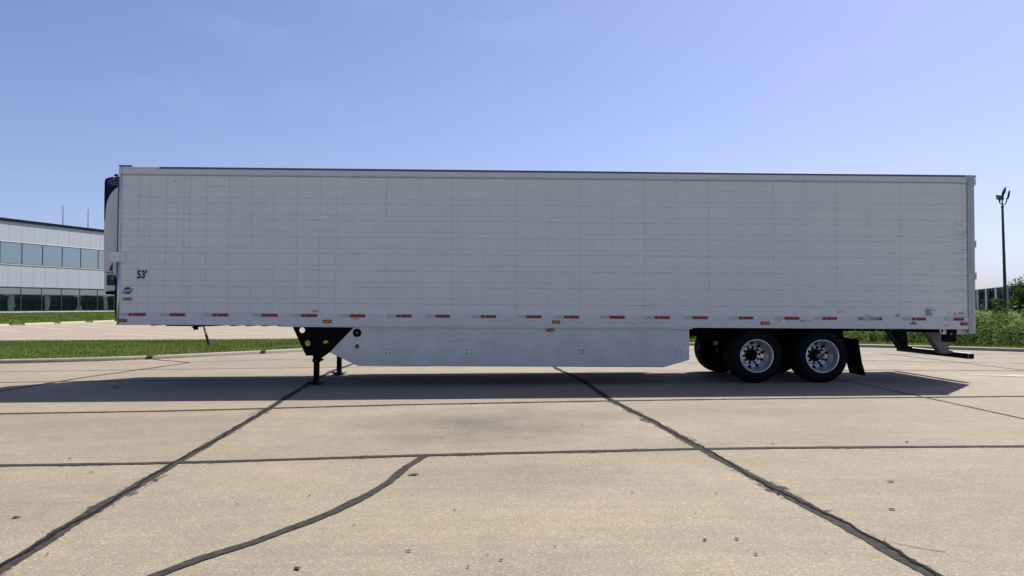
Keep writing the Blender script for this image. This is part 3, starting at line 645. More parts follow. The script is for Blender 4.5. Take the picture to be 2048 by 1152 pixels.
# far belt of trees behind everything
pos = []; dirs = []
for k in range(130):
    a = math.radians(-50 + 105 * k / 129 + random.uniform(-.3, .3)); d = random.uniform(330, 380); cx_, cy_ = 7 + d * math.sin(a), -13 + d * math.cos(a); hh = random.uniform(4.5, 7.0)
    for _ in range(110):
        v = Vector((random.gauss(0, 1), random.gauss(0, 1), random.gauss(0, 1))).normalized() * random.random() ** 0.4
        pos.append((cx_ + v.x * 6.5, cy_ + v.y * 5, max(-0.2, hh * 0.5 + v.z * hh * 0.52))); dirs.append((v.x, v.y, v.z + 0.3))
V, Fq = leaves_from(pos, dirs, 1.7, 1.3, 'tree_leaf', ''); tag(link('far_trees', raw_mesh('far_trees', V, Fq, 'tree_leaf')), 'distant low belt of trees along the horizon', 'trees', kind='stuff')

# ================================================================== SEMI TRAILER
PX, PY = 12.5, 1.3
TILT = 0.0106606
trailer = empty('semi_trailer', (PX, PY, 0), 'long white refrigerated semi trailer parked side-on with side skirts and two rear axles', 'trailer', (0, TILT, 0))
OFF = (PX, PY, 0)
def TB(): return MB(OFF)
LN = 16.0; WD = 2.6; ZB, ZR = 1.04, 3.975
b = TB(); b.box(0.03, 15.98, 0.016, WD - 0.004, 1.08, 3.945); b.build('body', 'rail', trailer)
b = TB(); b.box(0.035, 15.97, 0.03, WD - 0.03, 1.03, 1.079); 
for k in range(52): x = 0.35 + k * 0.305; b.box(x, x + 0.05, 0.6, WD - 0.05, 1.0, 1.029)
b.build('floor_frame', 'under', trailer)
b = TB(); b.add([(0.02, 0.02, 3.946), (15.98, 0.02, 3.946), (15.98, 0.65, 3.975), (0.02, 0.65, 3.975), (0.02, 1.3, 3.985), (15.98, 1.3, 3.985), (0.02, 1.95, 3.975), (15.98, 1.95, 3.975), (0.02, 2.58, 3.946), (15.98, 2.58, 3.946)], [(0, 1, 2, 3), (3, 2, 5, 4), (4, 5, 7, 6), (6, 7, 9, 8)]); b.build('roof', 'rail', trailer)
# corrugated side sheets: narrow raised ribs between two shallow creases, each sheet a part
CR = [3.622]
for k in range(7): CR += [3.414 - 0.3112 * k, 3.310 - 0.3112 * k]
CR = [z for z in CR if z > 1.30]
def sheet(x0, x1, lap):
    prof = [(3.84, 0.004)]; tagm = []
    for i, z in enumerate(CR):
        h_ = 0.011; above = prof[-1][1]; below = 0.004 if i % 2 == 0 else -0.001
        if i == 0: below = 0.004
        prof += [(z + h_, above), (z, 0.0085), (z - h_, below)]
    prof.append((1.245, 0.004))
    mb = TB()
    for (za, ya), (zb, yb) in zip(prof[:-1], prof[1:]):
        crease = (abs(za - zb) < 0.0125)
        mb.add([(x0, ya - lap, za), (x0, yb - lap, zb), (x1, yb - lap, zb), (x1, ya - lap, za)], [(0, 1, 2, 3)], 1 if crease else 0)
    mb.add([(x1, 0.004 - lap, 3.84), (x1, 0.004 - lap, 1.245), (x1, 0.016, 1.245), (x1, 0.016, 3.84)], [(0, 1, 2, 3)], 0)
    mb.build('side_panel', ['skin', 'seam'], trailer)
EDGE = [0.055, 0.588, 1.323, 2.045, 2.881, 3.728, 4.964, 6.192, 7.404, 8.608, 9.816, 11.039, 12.266, 13.479, 14.687, 15.985]
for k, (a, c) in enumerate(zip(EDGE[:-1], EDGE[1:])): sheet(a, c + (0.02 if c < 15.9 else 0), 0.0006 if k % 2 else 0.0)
# rails, posts, caps
b = TB(); b.box(0.0, 15.984, -0.010, 0.015, 3.826, 3.937, 0, 0.003); b.build('upper_rail', 'rail', trailer)
b = TB(); b.box(0.06, 15.984, -0.0085, 0.015, 3.812, 3.8255); b.build('rail_seam_strip', 'rivet_line', trailer)  # thin darker strip along the seam below the upper rail
b = TB(); b.box(0.75, 15.96, -0.016, 0.06, 3.9385, 3.974, 0, 0.004); b.build('roof_edge_trim', 'trim_dark', trailer)
b = TB(); b.box(0.02, 0.748, -0.012, 0.06, 3.9385, 3.972, 0, 0.004); b.build('roof_edge_trim', 'rail', trailer)
b = TB(); b.box(0.06, 3.0, -0.014, 0.015, 1.036, 1.252, 0, 0.003); b.box(3.0, 15.984, -0.014, 0.015, 1.036, 1.252, 0, 0.003)
b.box(0.06, 15.984, -0.0175, -0.0145, 1.19, 1.196); b.build('lower_rail', 'rail', trailer)
b = TB(); b.box(3.05, 10.72, -0.019, 0.03, 1.010, 1.034, 0, 0.003); b.build('rail_lip', 'rail', trailer)
def quarter(r, n=10): return [(-math.cos(math.pi / 2 * i / n) * r, -math.sin(math.pi / 2 * i / n) * r) for i in range(n + 1)]
def corner_post(z0, z1, rx, matn, name):
    mb = TB(); q = [(0.055 + x, 0.05 + y * 1.2) for x, y in quarter(rx)] + [(0.056, 0.05)]
    n = len(q); mb.add([(x, y, z0) for x, y in q] + [(x, y, z1) for x, y in q], [tuple(range(n - 1, -1, -1)), tuple(range(n, 2 * n))] + [(i, (i + 1) % n, (i + 1) % n + n, i + n) for i in range(n)], 0, True)
    return mb.build(name, matn, trailer)
corner_post(1.04, 2.19, 0.055, 'polished', 'corner_post'); corner_post(2.19, 3.82, 0.055, 'rail', 'corner_post'); corner_post(3.822, 3.96, 0.064, 'rail', 'corner_cap')
b = TB(); b.box(0.0, 0.04, 0.051, WD - 0.06, 1.06, 3.9); b.build('front_wall', 'rail', trailer)
b = TB(); b.box(-0.005, 0.055, -0.008, 0.05, 1.032, 1.038); b.build('corner_foot', 'trim_dark', trailer)
b = TB(); b.box(15.987, 16.118, -0.022, 0.10, 0.955, 3.978, 0, 0.006); b.box(16.03, 16.06, -0.026, -0.0225, 0.97, 3.95); b.build('rear_post', 'post_grey', trailer)
b = TB(); b.box(15.987, 16.118, WD - 0.10, WD + 0.02, 0.955, 3.978, 0, 0.006); b.build('rear_post', 'post_grey', trailer)
b = TB(); b.box(15.99, 16.115, 0.101, WD - 0.101, 3.80, 3.97); b.build('rear_header', 'post_grey', trailer)
b = TB(); b.box(15.99, 16.115, 0.101, WD - 0.101, 0.955, 1.16); b.build('rear_sill', 'galv', trailer)
for y0, y1 in ((0.104, 1.296), (1.304, 2.496)):
    b = TB(); b.box(16.0, 16.07, y0, y1, 1.163, 3.797, 0, 0.01); d_ = b.build('rear_door', 'rail', trailer)
    b = TB(); ym = (y0 + y1) / 2 + (0.3 if y0 < 1 else -0.3)
    b.tube((16.10, ym, 1.0), (16.10, ym, 3.93), 0.017, 0.017, 8); b.build('lock_rod', 'galv', d_)
for z0, z1, dx in ((3.93, 3.975, 0.045), (3.79, 3.895, 0.035), (2.60, 2.72, 0.035), (1.99, 2.11, 0.035), (1.22, 1.34, 0.012)):
    b = TB(); b.box(16.119, 16.119 + dx, -0.015, 0.06, z0, z1, 0, 0.006); b.tube((16.119 + dx, 0.02, z0 - 0.01), (16.119 + dx, 0.02, z1 + 0.01), 0.014, 0.014, 8); b.build('hinge', 'post_grey', trailer)
# rivets: countless small heads, one part
rv = TB()
def rivet(x, z, y, r=0.0085, h=0.006):
    n = 6; vs_ = [(x + r * math.cos(math.pi / 3 * i), y, z + r * math.sin(math.pi / 3 * i)) for i in range(n)] + [(x + 0.55 * r * math.cos(math.pi / 3 * i), y - h, z + 0.55 * r * math.sin(math.pi / 3 * i)) for i in range(n)]
    rv.add(vs_, [(i, (i + 1) % n, (i + 1) % n + n, i + n) for i in range(n)] + [tuple(range(n, 2 * n))])
COLS = [(0.38, 1), (0.588, 1), (0.885, 1), (1.207, 1), (1.323, 1), (1.628, 1), (2.045, 1), (2.46, 1), (2.881, 0), (3.302, 1), (3.728, 1), (4.034, 1)]
COLS += [(x, k) for x, k in zip([4.35, 4.964, 5.579, 6.192, 6.795, 7.404, 8.006, 8.608, 9.212, 9.816, 10.432, 11.039, 11.652, 12.266, 12.877, 13.479, 14.083, 14.687, 15.284, 15.891], [0, 1] * 10)]
for x, dense in COLS:
    st = 0.0519 if dense else 0.1037; z = 3.79
    while z > 1.27: rivet(x + random.uniform(-.0015, .0015), z, -0.001); z -= st
    rivet(x, 3.88, -0.010)
x = 0.08
while x < 15.97: rivet(x, 3.838, -0.010, 0.012, 0.008); x += 0.0508
x = 0.08
while x < 15.97: rivet(x, 1.268, -0.001, 0.006); x += 0.0635
z = 3.80
while z > 1.27: rivet(0.066, z, 0.002, 0.007); rivet(15.975, z, -0.001, 0.008); z -= 0.045
for x, k in ((0.22, 1), (0.42, 2), (0.70, 3), (0.93, 3), (1.16, 3), (1.38, 2)):
    for q in range(k):
        for z in (1.115, 1.066): rivet(x + q * 0.058, z, -0.014, 0.011, 0.008)
x = 1.75
while x < 15.6:
    for q in (0, 0.07):
        for z in (1.122, 1.078): rivet(x + q, z, -0.014, 0.0085, 0.007)
    x += 0.308
for x in (15.45, 15.55, 15.62, 15.68, 15.74, 15.80):
    for z in (1.135, 1.10, 1.065): rivet(x, z, -0.014, 0.009, 0.007)
rvo = rv.build('rivets', 'rivet', trailer); rvo['kind'] = 'stuff'
# conspicuity tape
TP = [(0.074, 0.239, 0.55), (0.816, 0.99, 1.279), (1.596, 1.78, 2.069), (2.498, 2.682, 2.977), (3.236, 3.411, 3.707), (4.124, 4.309, 4.597), (4.996, 5.173, 5.452), (5.721, 5.898, 6.169), (6.579, 6.748, 7.028), (7.43, 7.599, 7.88), (8.133, 8.302, 8.584), (8.989, 9.158, 9.441), (9.827, 10.007, 10.29), (10.545, 10.725, 11.009), (11.417, 11.597, 11.872), (12.29, 12.466, 12.747), (13.014, 13.186, 13.462), (13.864, 14.060, 14.323), (14.716, 14.898, 15.166), (15.522, 15.695, 15.897)]
for k, (a, c, d) in enumerate(TP):
    zt, zb_ = 1.2505, 1.198
    if k > 7: zt, zb_ = 1.2505, 1.199
    b = TB(); b.box(a, c - 0.002, -0.0205, -0.0142, zb_, zt); b.build('silver_tape', 'silver_tape' if k != 17 else 'ink_grey', trailer)
    b = TB(); b.box(c, d, -0.021, -0.0142, zb_ - 0.001, zt + 0.001); b.build('red_tape', 'red_tape', trailer)
    if k % 2 == 0:
        b = TB(); xr = c + 0.075; b.tube((xr, -0.0205, (zt + zb_) / 2), (xr, -0.026, (zt + zb_) / 2), 0.011, 0.008, 8); b.build('tape_rivet', 'rail', trailer)
b = TB(); b.add([(13.93, -0.0225, 1.222), (14.02, -0.0225, 1.238), (14.12, -0.0225, 1.226), (14.24, -0.0225, 1.232), (14.29, -0.0225, 1.222), (14.14, -0.0225, 1.214), (14.03, -0.0225, 1.21)], [(0, 1, 2, 3, 4, 5, 6)][::1]); b.build('tape_tear', 'ghost', trailer)
# lamps and stickers
def lamp(x0, x1, z0, z1, m1, y=-0.014):
    b = TB(); b.box(x0, x1, y - 0.014, y, z0, z1, 0, 0.004); o = b.build('marker_light', 'trim_dark' if m1 != 'amber' else 'black_steel', trailer)
    b = TB(); b.box(x0 + 0.012, x1 - 0.012, y - 0.030, y - 0.0145, z0 + 0.008, z1 - 0.008, 0, 0.006); b.build('lens', m1, o)
lamp(0.057, 0.205, 1.084, 1.140, 'amber_dark'); lamp(3.81, 3.968, 1.09, 1.147, 'amber'); lamp(8.078, 8.228, 1.104, 1.158, 'amber'); lamp(7.975, 8.116, 0.955, 1.012, 'amber_dark', 0.0)
lamp(12.014, 12.176, 1.10, 1.157, 'amber'); lamp(15.825, 15.965, 1.107, 1.165, 'red_lens')
b = TB(); b.box(0.0, 0.24, -0.013, 0.02, 3.975, 3.998, 0, 0.004); o = b.build('roof_marker', 'black_steel', trailer); b = TB(); b.box(0.10, 0.18, -0.018, -0.0135, 3.978, 3.995); b.build('lens', 'red_lens', o)
def sticker(x0, x1, z0, z1, m, y=-0.0025):
    b = TB(); b.box(x0, x1, y - 0.0012, y, z0, z1); return b.build('sticker', m, trailer)
sticker(3.618, 3.72, 1.29, 1.322, 'orange_sticker'); sticker(4.365, 4.496, 1.160, 1.184, 'orange_sticker', -0.0178); sticker(12.756, 12.871, 1.163, 1.188, 'orange_sticker', -0.0178)
sticker(12.905, 12.985, 1.168, 1.180, 'ink_grey', -0.0178); sticker(9.56, 9.67, 1.100, 1.108, 'ink_grey', -0.0145); sticker(13.50, 13.62, 1.347, 1.357, 'ink_grey'); sticker(14.01, 14.10, 1.285, 1.295, 'ink_grey'); sticker(15.50, 15.60, 1.085, 1.13, 'silver_tape', -0.0145)
def notice(x, z, w_, rows_, h=0.009, gap=0.016, var=True):
    for r in range(rows_): sticker(x, x + w_ * (random.uniform(0.65, 1.0) if var else 1), z - r * gap - h, z - r * gap, 'ink_grey')
notice(14.59, 1.312, 0.10, 3); notice(15.16, 1.415, 0.16, 8); notice(15.58, 1.345, 0.09, 1, 0.012); notice(15.70, 1.352, 0.075, 4, 0.006); notice(15.80, 1.352, 0.10, 3)
for x, z in ((15.345, 1.392), (15.925, 1.335)):
    b = TB(); b.add([(x - 0.016, -0.0035, z - 0.013), (x + 0.016, -0.0035, z - 0.013), (x, -0.0035, z + 0.015)], [(0, 1, 2)]); b.build('sticker', 'ink', trailer)
b = TB(); b.prism_xz([(14.86, 1.125), (14.98, 1.125), (14.975, 1.15), (14.945, 1.152), (14.935, 1.178), (14.915, 1.178), (14.905, 1.155), (14.87, 1.15)], -0.03, -0.0145); b.build('grab_bracket', 'trim_dark', trailer)
for (x, z, w_) in ((1.02, 3.70, 0.035), (6.06, 2.16, 0.02), (9.83, 1.43, 0.02), (5.58, 1.37, 0.012)):
    sticker(x, x + w_, z, z + 0.014, 'ink_grey')
b = TB(); b.box(12.36, 12.38, -0.0185, -0.0145, 1.165, 1.19); b.box(12.53, 12.55, -0.0185, -0.0145, 1.165, 1.19); b.build('plate_screws', 'ink_grey', trailer)
sticker(12.382, 12.528, 1.158, 1.19, 'ghost', -0.0178)
b = TB(); b.box(0.0565, 0.151, -0.0075, -0.003, 2.198, 2.376); b.box(-0.106, 0.0565, -0.0245, -0.0165, 2.198, 2.376); b.box(0.048, 0.0563, -0.0165, -0.003, 2.199, 2.375); b.build('blank_plate', 'skin', trailer)
def txt(name, s, x, z, h, m, y=-0.005, sx=1.0, bold=0.0, align='LEFT', shear=0.0, parent=None):
    me = text_mesh(name, s, h, m, sx, bold, 0.0008, align, shear)
    return link(name, me, parent or trailer, (x - PX, y - PY, z), (math.pi / 2, 0, 0))
txt('length_number', "53'", 0.366, 1.897, 0.143, 'ink', -0.004, 0.78, 0.0065)
# faded ghost of old lettering
txt('ghost_lettering', 'INC.', 3.62, 2.74, 0.19, 'ghost', -0.0022, 1.05, 0.0)
txt('ghost_lettering', 'TROY,', 4.75, 2.72, 0.19, 'ghost', -0.0022, 1.05, 0.0); txt('ghost_lettering', 'MO', 5.75, 2.72, 0.19, 'ghost', -0.0022, 1.05, 0.0)
txt('ghost_lettering', '.com', 4.75, 2.43, 0.15, 'ghost', -0.0022, 1.05, 0.0)
# maker emblem: blue oval, red lens-shaped band, white word
cx, cz = 0.205, 1.667
em = curve_mesh('emblem_oval', [(0.074 * math.cos(t), 0.066 * math.sin(t)) for t in np.linspace(0, 2 * math.pi, 24, endpoint=False)], [], 0.0012, 'logo_blue')
eo = link('maker_emblem', em, trailer, (cx - PX, -0.004 - PY, cz), (math.pi / 2, 0, 0))
em = curve_mesh('emblem_band', [(-0.102, -0.048), (-0.085, -0.005), (-0.03, 0.026), (0.05, 0.034), (0.105, 0.036), (0.09, 0.0), (0.04, -0.032), (-0.04, -0.044)], [], 0.0014, 'logo_red')
link('emblem_band', em, eo, (0, 0, 0.0016)); me = text_mesh('emblem_word', 'UTILITY', 0.042, 'white', 0.80, 0.0015, 0.0008, 'CENTER'); o = link('emblem_word', me, eo, (0.002, -0.024, 0.003)); o.rotation_euler = (0, 0, 0.10)
txt('model_number', '3000R', 0.206, 1.489, 0.040, 'ink', -0.004, 1.05, 0.0015, 'CENTER')
me = curve_mesh('number_frame', [(-0.098, -0.029), (0.098, -0.029), (0.098, 0.029), (-0.098, 0.029)], [[(-0.093, -0.024), (0.093, -0.024), (0.093, 0.024), (-0.093, 0.024)]], 0.001, 'ink_grey'); link('number_frame', me, trailer, (0.206 - PX, -0.0035 - PY, 1.509), (math.pi / 2, 0, 0))

# side skirts
SK = [(4.38, 1.008), (3.938, 0.54), (4.459, 0.291), (10.187, 0.291), (10.668, 0.43), (10.668, 1.008)]
for y in (0.02, WD - 0.03):
    me = curve_mesh('side_skirt', SK, [], 0.010, 'skirt'); sk = link('side_skirt', me, trailer, (-PX, y - PY, 0), (math.pi / 2, 0, 0))
    if y < 1:
        for (cx, cz, r, m1) in ((4.442, 0.906, 0.078, 'black_steel'), (4.445, 0.655, 0.036, 'black_steel')):
            b = TB(); b.lathe_y([(r, 0.014), (r, 0.004), (r * 0.86, 0.002), (r * 0.62, 0.008), (0.001, 0.009)], (cx, 0, cz), 24); p_ = b.build('access_port', m1, trailer)
            b = TB(); b.lathe_y([(r * 0.38, 0.007), (r * 0.34, 0.003), (0.001, 0.003)], (cx, 0, cz), 14); b.build('port_cap', 'trim_dark' if r > 0.05 else 'galv', p_)
        b = TB(); b.box(4.46, 10.187, 0.011, 0.0145, 0.291, 0.305); b.build('skirt_edge', 'scuff', trailer)
        for cx in (5.02, 6.53, 8.63, 10.46):
            b = TB()
            for q in (-0.042, 0.042):
                for z in (0.535, 0.60): b.tube((cx + q, 0.0145, z), (cx + q, 0.006, z), 0.0105, 0.0085, 8)
            b.build('skirt_bolts', 'black_steel', trailer)
        b = TB()
        for cx, z in ((4.06, 0.60), (4.12, 0.635), (4.20, 0.79), (4.84, 0.42)): b.tube((cx, 0.0145, z), (cx, 0.007, z), 0.009, 0.007, 8)
        b.build('skirt_bolts', 'rivet', trailer)
        sc = TB()
        for pts_ in ([(5.95, 0.735), (6.15, 0.752), (6.38, 0.785), (6.55, 0.795), (6.78, 0.78), (6.60, 0.788), (6.40, 0.775), (6.2, 0.745)], [(6.6, 0.715), (6.75, 0.735), (7.0, 0.745), (6.8, 0.727)], [(8.35, 0.775), (8.42, 0.770), (8.45, 0.766), (8.40, 0.765)], [(6.35, 0.44), (6.5, 0.455), (6.62, 0.472), (6.5, 0.445)], [(8.63, 0.52), (8.66, 0.53), (8.68, 0.61), (8.65, 0.60)], [(8.56, 0.60), (8.62, 0.615), (8.67, 0.61), (8.62, 0.6)]):
            sc.add([(x, 0.0143, z) for x, z in pts_], [tuple(range(len(pts_)))])
        sc.build('skirt_scuffs', 'scuff', trailer)

# landing gear
for y in (0.16, WD - 0.16):
    outer = [(3.195, 1.03), (3.462, 0.467), (3.69, 0.467), (3.69, 0.40), (3.735, 0.405), (3.93, 0.55), (4.10, 0.70), (4.40, 1.03)]
    me = curve_mesh('gear_bracket', outer, [circ(3.385, 0.945, 0.054), circ(3.49, 0.70, 0.054), circ(3.83, 0.703, 0.052)], 0.012, 'black_steel')
    link('gear_bracket', me, trailer, (-PX, y - PY, 0), (math.pi / 2, 0, 0))
for y in (0.33, WD - 0.33):
    b = TB(); zg = -0.095
    b.box(3.56, 3.68, y - 0.06, y + 0.06, 0.33, 1.02, 0, 0.012); b.box(3.552, 3.688, y - 0.068, y + 0.068, 0.33, 0.40, 0, 0.01)
    b.tube((3.70, y - 0.07, 0.38), (3.72, y + 0.05, 0.38), 0.022, 0.022, 8); o = b.build('landing_leg', 'black_steel', trailer)
    b = TB(); b.box(3.572, 3.668, y - 0.048, y + 0.048, zg + 0.06, 0.33, 0, 0.008); b.build('inner_tube', 'black_steel', o)
    b = TB(); b.prism_xz([(3.47, zg + 0.055), (3.485, zg + 0.045), (3.55, zg + 0.012), (3.69, zg + 0.012), (3.755, zg + 0.045), (3.77, zg + 0.055), (3.75, zg + 0.065), (3.68, zg + 0.03), (3.66, zg + 0.065), (3.58, zg + 0.065), (3.56, zg + 0.03), (3.49, zg + 0.065)], y - 0.12, y + 0.12); b.build('foot_pad', 'black_steel', o)
b = TB(); b.tube((3.62, 0.39, 0.62), (3.62, WD - 0.39, 0.62), 0.03, 0.03, 10); b.tube((3.62, 0.40, 0.80), (3.62, WD - 0.40, 0.98), 0.02, 0.02, 8); b.build('gear_cross_shaft', 'black_steel', trailer)
b = TB(); b.tube((1.32, 0.5, 1.0), (1.32, 0.5, 0.985), 0.05, 0.05, 12); b.tube((1.32, 0.3, 1.04), (1.32, 0.3, 1.0), 0.028, 0.03, 12); b.tube((1.32, 0.3, 1.0), (1.32, 0.3, 0.972), 0.035, 0.062, 12); b.build('floor_drain', 'black_steel', trailer)
b = TB(); b.box(0.5, 1.4, 0.9, 1.7, 0.985, 1.03); b.tube((0.92, 1.3, 0.985), (0.92, 1.3, 0.90), 0.045, 0.045, 14); b.build('kingpin_plate', 'under', trailer)

# running gear
for y in (0.62, WD - 0.74):
    b = TB(); b.box(10.86, 14.9, y, y + 0.12, 1.0, 1.029); b.box(10.86, 15.5, y + 0.02, y + 0.10, 0.972, 1.0); b.box(11.0, 13.9, y, y + 0.12, 0.80, 0.97, 0, 0.01); b.box(10.86, 11.1, y, y + 0.12, 0.885, 0.915)
    for x in (11.62, 12.87): b.prism_xz([(x, 0.80), (x + 0.3, 0.80), (x + 0.22, 0.45), (x + 0.08, 0.45)], y, y + 0.12)
    for x in (12.0, 13.25): b.prism_xz([(x - 0.6, 0.62), (x + 0.45, 0.56), (x + 0.45, 0.46), (x - 0.6, 0.52)], y + 0.01, y + 0.11)
    for x in (12.35, 13.6): b.lathe_y([(0.0, -0.12), (0.13, -0.1), (0.13, 0.1), (0.0, 0.12)], (x, y + 0.06, 0.66), 12)
    b.build('slider_rail', 'black_steel', trailer)
    if y < 1:
        b = TB()
        for k in range(16): x = 13.84 + k * 0.145; b.tube((x, y - 0.001, 1.006), (x, y - 0.008, 1.006), 0.016, 0.014, 8)
        b.build('rail_hole_light', 'galv', trailer)  # pale discs painted in for daylight showing through the rail holes
for x in (11.4, 12.6, 13.8):
    b = TB(); b.box(x, x + 0.1, 0.74, WD - 0.74, 0.82, 0.96); b.build('slider_crossmember', 'black_steel', trailer)
b = TB(); b.box(11.218, 11.30, 0.30, 0.315, 0.70, 0.775); b.build('small_plate', 'trim_dark', trailer)
b = TB(); b.tube((11.25, 1.3, 0.80), (11.9, 1.3, 0.80), 0.16, 0.16, 18); b.tube((11.9, 0.95, 0.72), (11.9, 1.65, 0.72), 0.14, 0.14, 16); b.build('air_tank', 'under', trailer)
b = TB(); b.box(11.15, 13.9, 0.20, 0.45, 0.985, 1.028); b.box(11.22, 13.75, 0.10, 0.45, 1.0, 1.0285); b.build('wheel_arch_liner', 'under', trailer)
XW = (11.958, 13.210); ZW = 0.5085; RT = 0.512
def wheel(x, near):
    s = 1 if near else -1; y0 = 0.035 if near else WD - 0.035
    def pr(p): return [(r, s * y) for r, y in p]
    c = (x, y0, ZW)
    prof = [(0.315, 0.02), (0.322, 0.005), (0.36, -0.008), (0.42, -0.012), (0.46, 0.0), (0.485, 0.03), (0.500, 0.06), (0.508, 0.10)]
    for k in range(5): yy = 0.10 + k * 0.062; prof += [(0.510, yy + 0.004), (0.512, yy + 0.044), (0.503, yy + 0.048), (0.503, yy + 0.058)]
    prof += [(0.508, 0.41), (0.485, 0.43), (0.44, 0.455), (0.36, 0.455), (0.30, 0.44)]
    root = empty('wheel', (x - PX, y0 - PY, ZW)); root.parent = trailer
    mo = (x, y0, ZW)
    t = MB(mo); t.lathe_y(pr(prof), c, 56)
    for k in range(60):   # shoulder lugs
        a = 2 * math.pi * k / 60
        t.tube((c[0] + 0.478 * math.cos(a), c[1] + s * 0.012, c[2] + 0.478 * math.sin(a)), (c[0] + 0.497 * math.cos(a), c[1] + s * 0.05, c[2] + 0.497 * math.sin(a)), 0.008, 0.008, 4)
    t.build('tyre', 'rubber', root)
    rim = [(0.300, 0.03), (0.318, 0.012), (0.318, 0.0), (0.308, -0.006), (0.298, 0.0), (0.292, 0.02), (0.288, 0.045), (0.278, 0.06), (0.274, 0.10), (0.272, 0.112), (0.267, 0.116), (0.265, 0.135), (0.263, 0.25), (0.260, 0.285), (0.251, 0.312), (0.205, 0.335), (0.196, 0.332), (0.192, 0.312), (0.187, 0.302), (0.106, 0.302), (0.104, 0.36)]
    r_ = MB(mo); r_.lathe_y(pr(rim), c, 64); r_.build('rim', 'wheel_alu', root)
    if near:
        h_ = MB(mo)
        for k in range(10):
            a = 2 * math.pi * (k + 0.35) / 10; R0 = 0.230; px_, pz_ = c[0] + R0 * math.cos(a), c[2] + R0 * math.sin(a)
            n_ = Vector((-math.cos(a) * 0.42, -0.9, -math.sin(a) * 0.42)).normalized(); p = Vector((px_, c[1] + 0.324, pz_))
            h_.tube(tuple(p - n_ * 0.02), tuple(p + n_ * 0.004), 0.034, 0.033, 14)
        h_.build('hand_holes', 'black_steel', root)
        nm = MB(); nm.lathe_y([(0.025, 0.0), (0.025, -0.006), (0.019, -0.010), (0.019, -0.03), (0.010, -0.034), (0.0, -0.034)], (0, 0, 0), 8); nme = nm.mesh('lug_nut', 'black_steel')
        for k in range(10):
            a = 2 * math.pi * k / 10 + 0.1; link('lug_nut', nme, root, (0.149 * math.cos(a), 0.301, 0.149 * math.sin(a)))
        hb_ = MB(mo); hb_.lathe_y([(0.103, 0.37), (0.103, 0.285), (0.098, 0.27), (0.085, 0.262), (0.066, 0.25), (0.060, 0.235), (0.058, 0.222), (0.0, 0.218)], c, 28); hb_.build('hub', 'black_steel', root)
        if x > 12.5:
            hc = MB(mo); hc.lathe_y([(0.046, 0.225), (0.046, 0.07), (0.040, 0.062), (0.0, 0.060)], c, 20); hc.build('hub_gauge', 'trim_dark', root)
            hc = MB(mo); hc.lathe_y([(0.050, 0.10), (0.052, 0.066), (0.044, 0.058)], c, 20); hc.build('gauge_ring', 'galv', root)
    else:
        hb_ = MB(mo); hb_.lathe_y(pr([(0.098, 0.32), (0.098, 0.25), (0.0, 0.24)]), c, 16); hb_.lathe_y(pr([(0.30, 0.438), (0.0, 0.44)]), c, 32); hb_.build('hub', 'black_steel', root)
    d = MB(mo); d.lathe_y(pr([(0.098, 0.34), (0.20, 0.345), (0.205, 0.52), (0.0, 0.52)]), c, 20); d.build('brake_drum', 'under', root)
for x in XW:
    wheel(x, True); wheel(x, False)
    b = TB(); b.tube((x, 0.45, ZW), (x, WD - 0.45, ZW), 0.065, 0.065, 14); b.build('axle', 'black_steel', trailer)
for y0, y1 in ((0.05, 0.66), (WD - 0.66, WD - 0.05)):
    b = TB(); b.add([(13.90, y0, 0.80), (13.93, y0, 0.60), (13.96, y0, 0.40), (14.035, y0, 0.14), (13.90, y1, 0.80), (13.93, y1, 0.60), (13.96, y1, 0.40), (14.035, y1, 0.14),
                     (13.91, y0, 0.80), (13.94, y0, 0.60), (13.97, y0, 0.40), (14.045, y0, 0.14), (13.91, y1, 0.80), (13.94, y1, 0.60), (13.97, y1, 0.40), (14.045, y1, 0.14)],
                    [(0, 1, 5, 4), (1, 2, 6, 5), (2, 3, 7, 6), (12, 13, 9, 8), (13, 14, 10, 9), (14, 15, 11, 10), (0, 8, 9, 1), (1, 9, 10, 2), (2, 10, 11, 3), (5, 13, 12, 4), (6, 14, 13, 5), (7, 15, 14, 6), (3, 11, 15, 7), (4, 12, 8, 0)])
    f_ = b.build('mud_flap', 'rubber', trailer)
    b = TB(); b.box(13.86, 13.905, y0, 1.3 if y0 < 1 else y1, 0.795, 0.84); b.prism_xz([(13.6, 0.97), (13.75, 0.97), (13.905, 0.80), (13.6, 0.86)], 0.62 if y0 < 1 else WD - 0.66, 0.66 if y0 < 1 else WD - 0.62); b.build('flap_hanger', 'black_steel', f_)
# rear underride guard
b = TB(); b.box(16.04, 16.145, 0.08, WD - 0.08, 0.465, 0.575, 0, 0.006); bar = b.build('bumper_bar', 'post_grey', trailer)
b = TB(); b.box(16.0365, 16.0395, 0.10, WD - 0.10, 0.475, 0.565); b.build('bar_face', 'black_steel', bar)
b = TB(); b.box(16.042, 16.143, 0.0765, 0.0795, 0.475, 0.565); b.build('bar_end', 'black_steel', bar)
for y in (0.52, WD - 0.70):
    b = TB(); b.prism_xz([(15.47, 1.03), (15.91, 1.03), (15.945, 0.61), (16.035, 0.585), (16.035, 0.545), (15.80, 0.545)], y, y + 0.006); b.prism_xz([(15.47, 1.03), (15.91, 1.03), (15.945, 0.61), (16.035, 0.585), (16.035, 0.545), (15.80, 0.545)], y + 0.174, y + 0.18)
    b.add([(15.475, y + 0.007, 1.03), (15.835, y + 0.007, 0.545), (15.835, y + 0.173, 0.545), (15.475, y + 0.173, 1.03), (15.48, y + 0.007, 1.03), (15.84, y + 0.007, 0.545), (15.84, y + 0.173, 0.545), (15.48, y + 0.173, 1.03)], [(0, 1, 2, 3), (7, 6, 5, 4), (0, 4, 5, 1), (3, 2, 6, 7)])
    b.build('guard_upright', 'guard_grey' if y < 1 else 'black_steel', trailer)
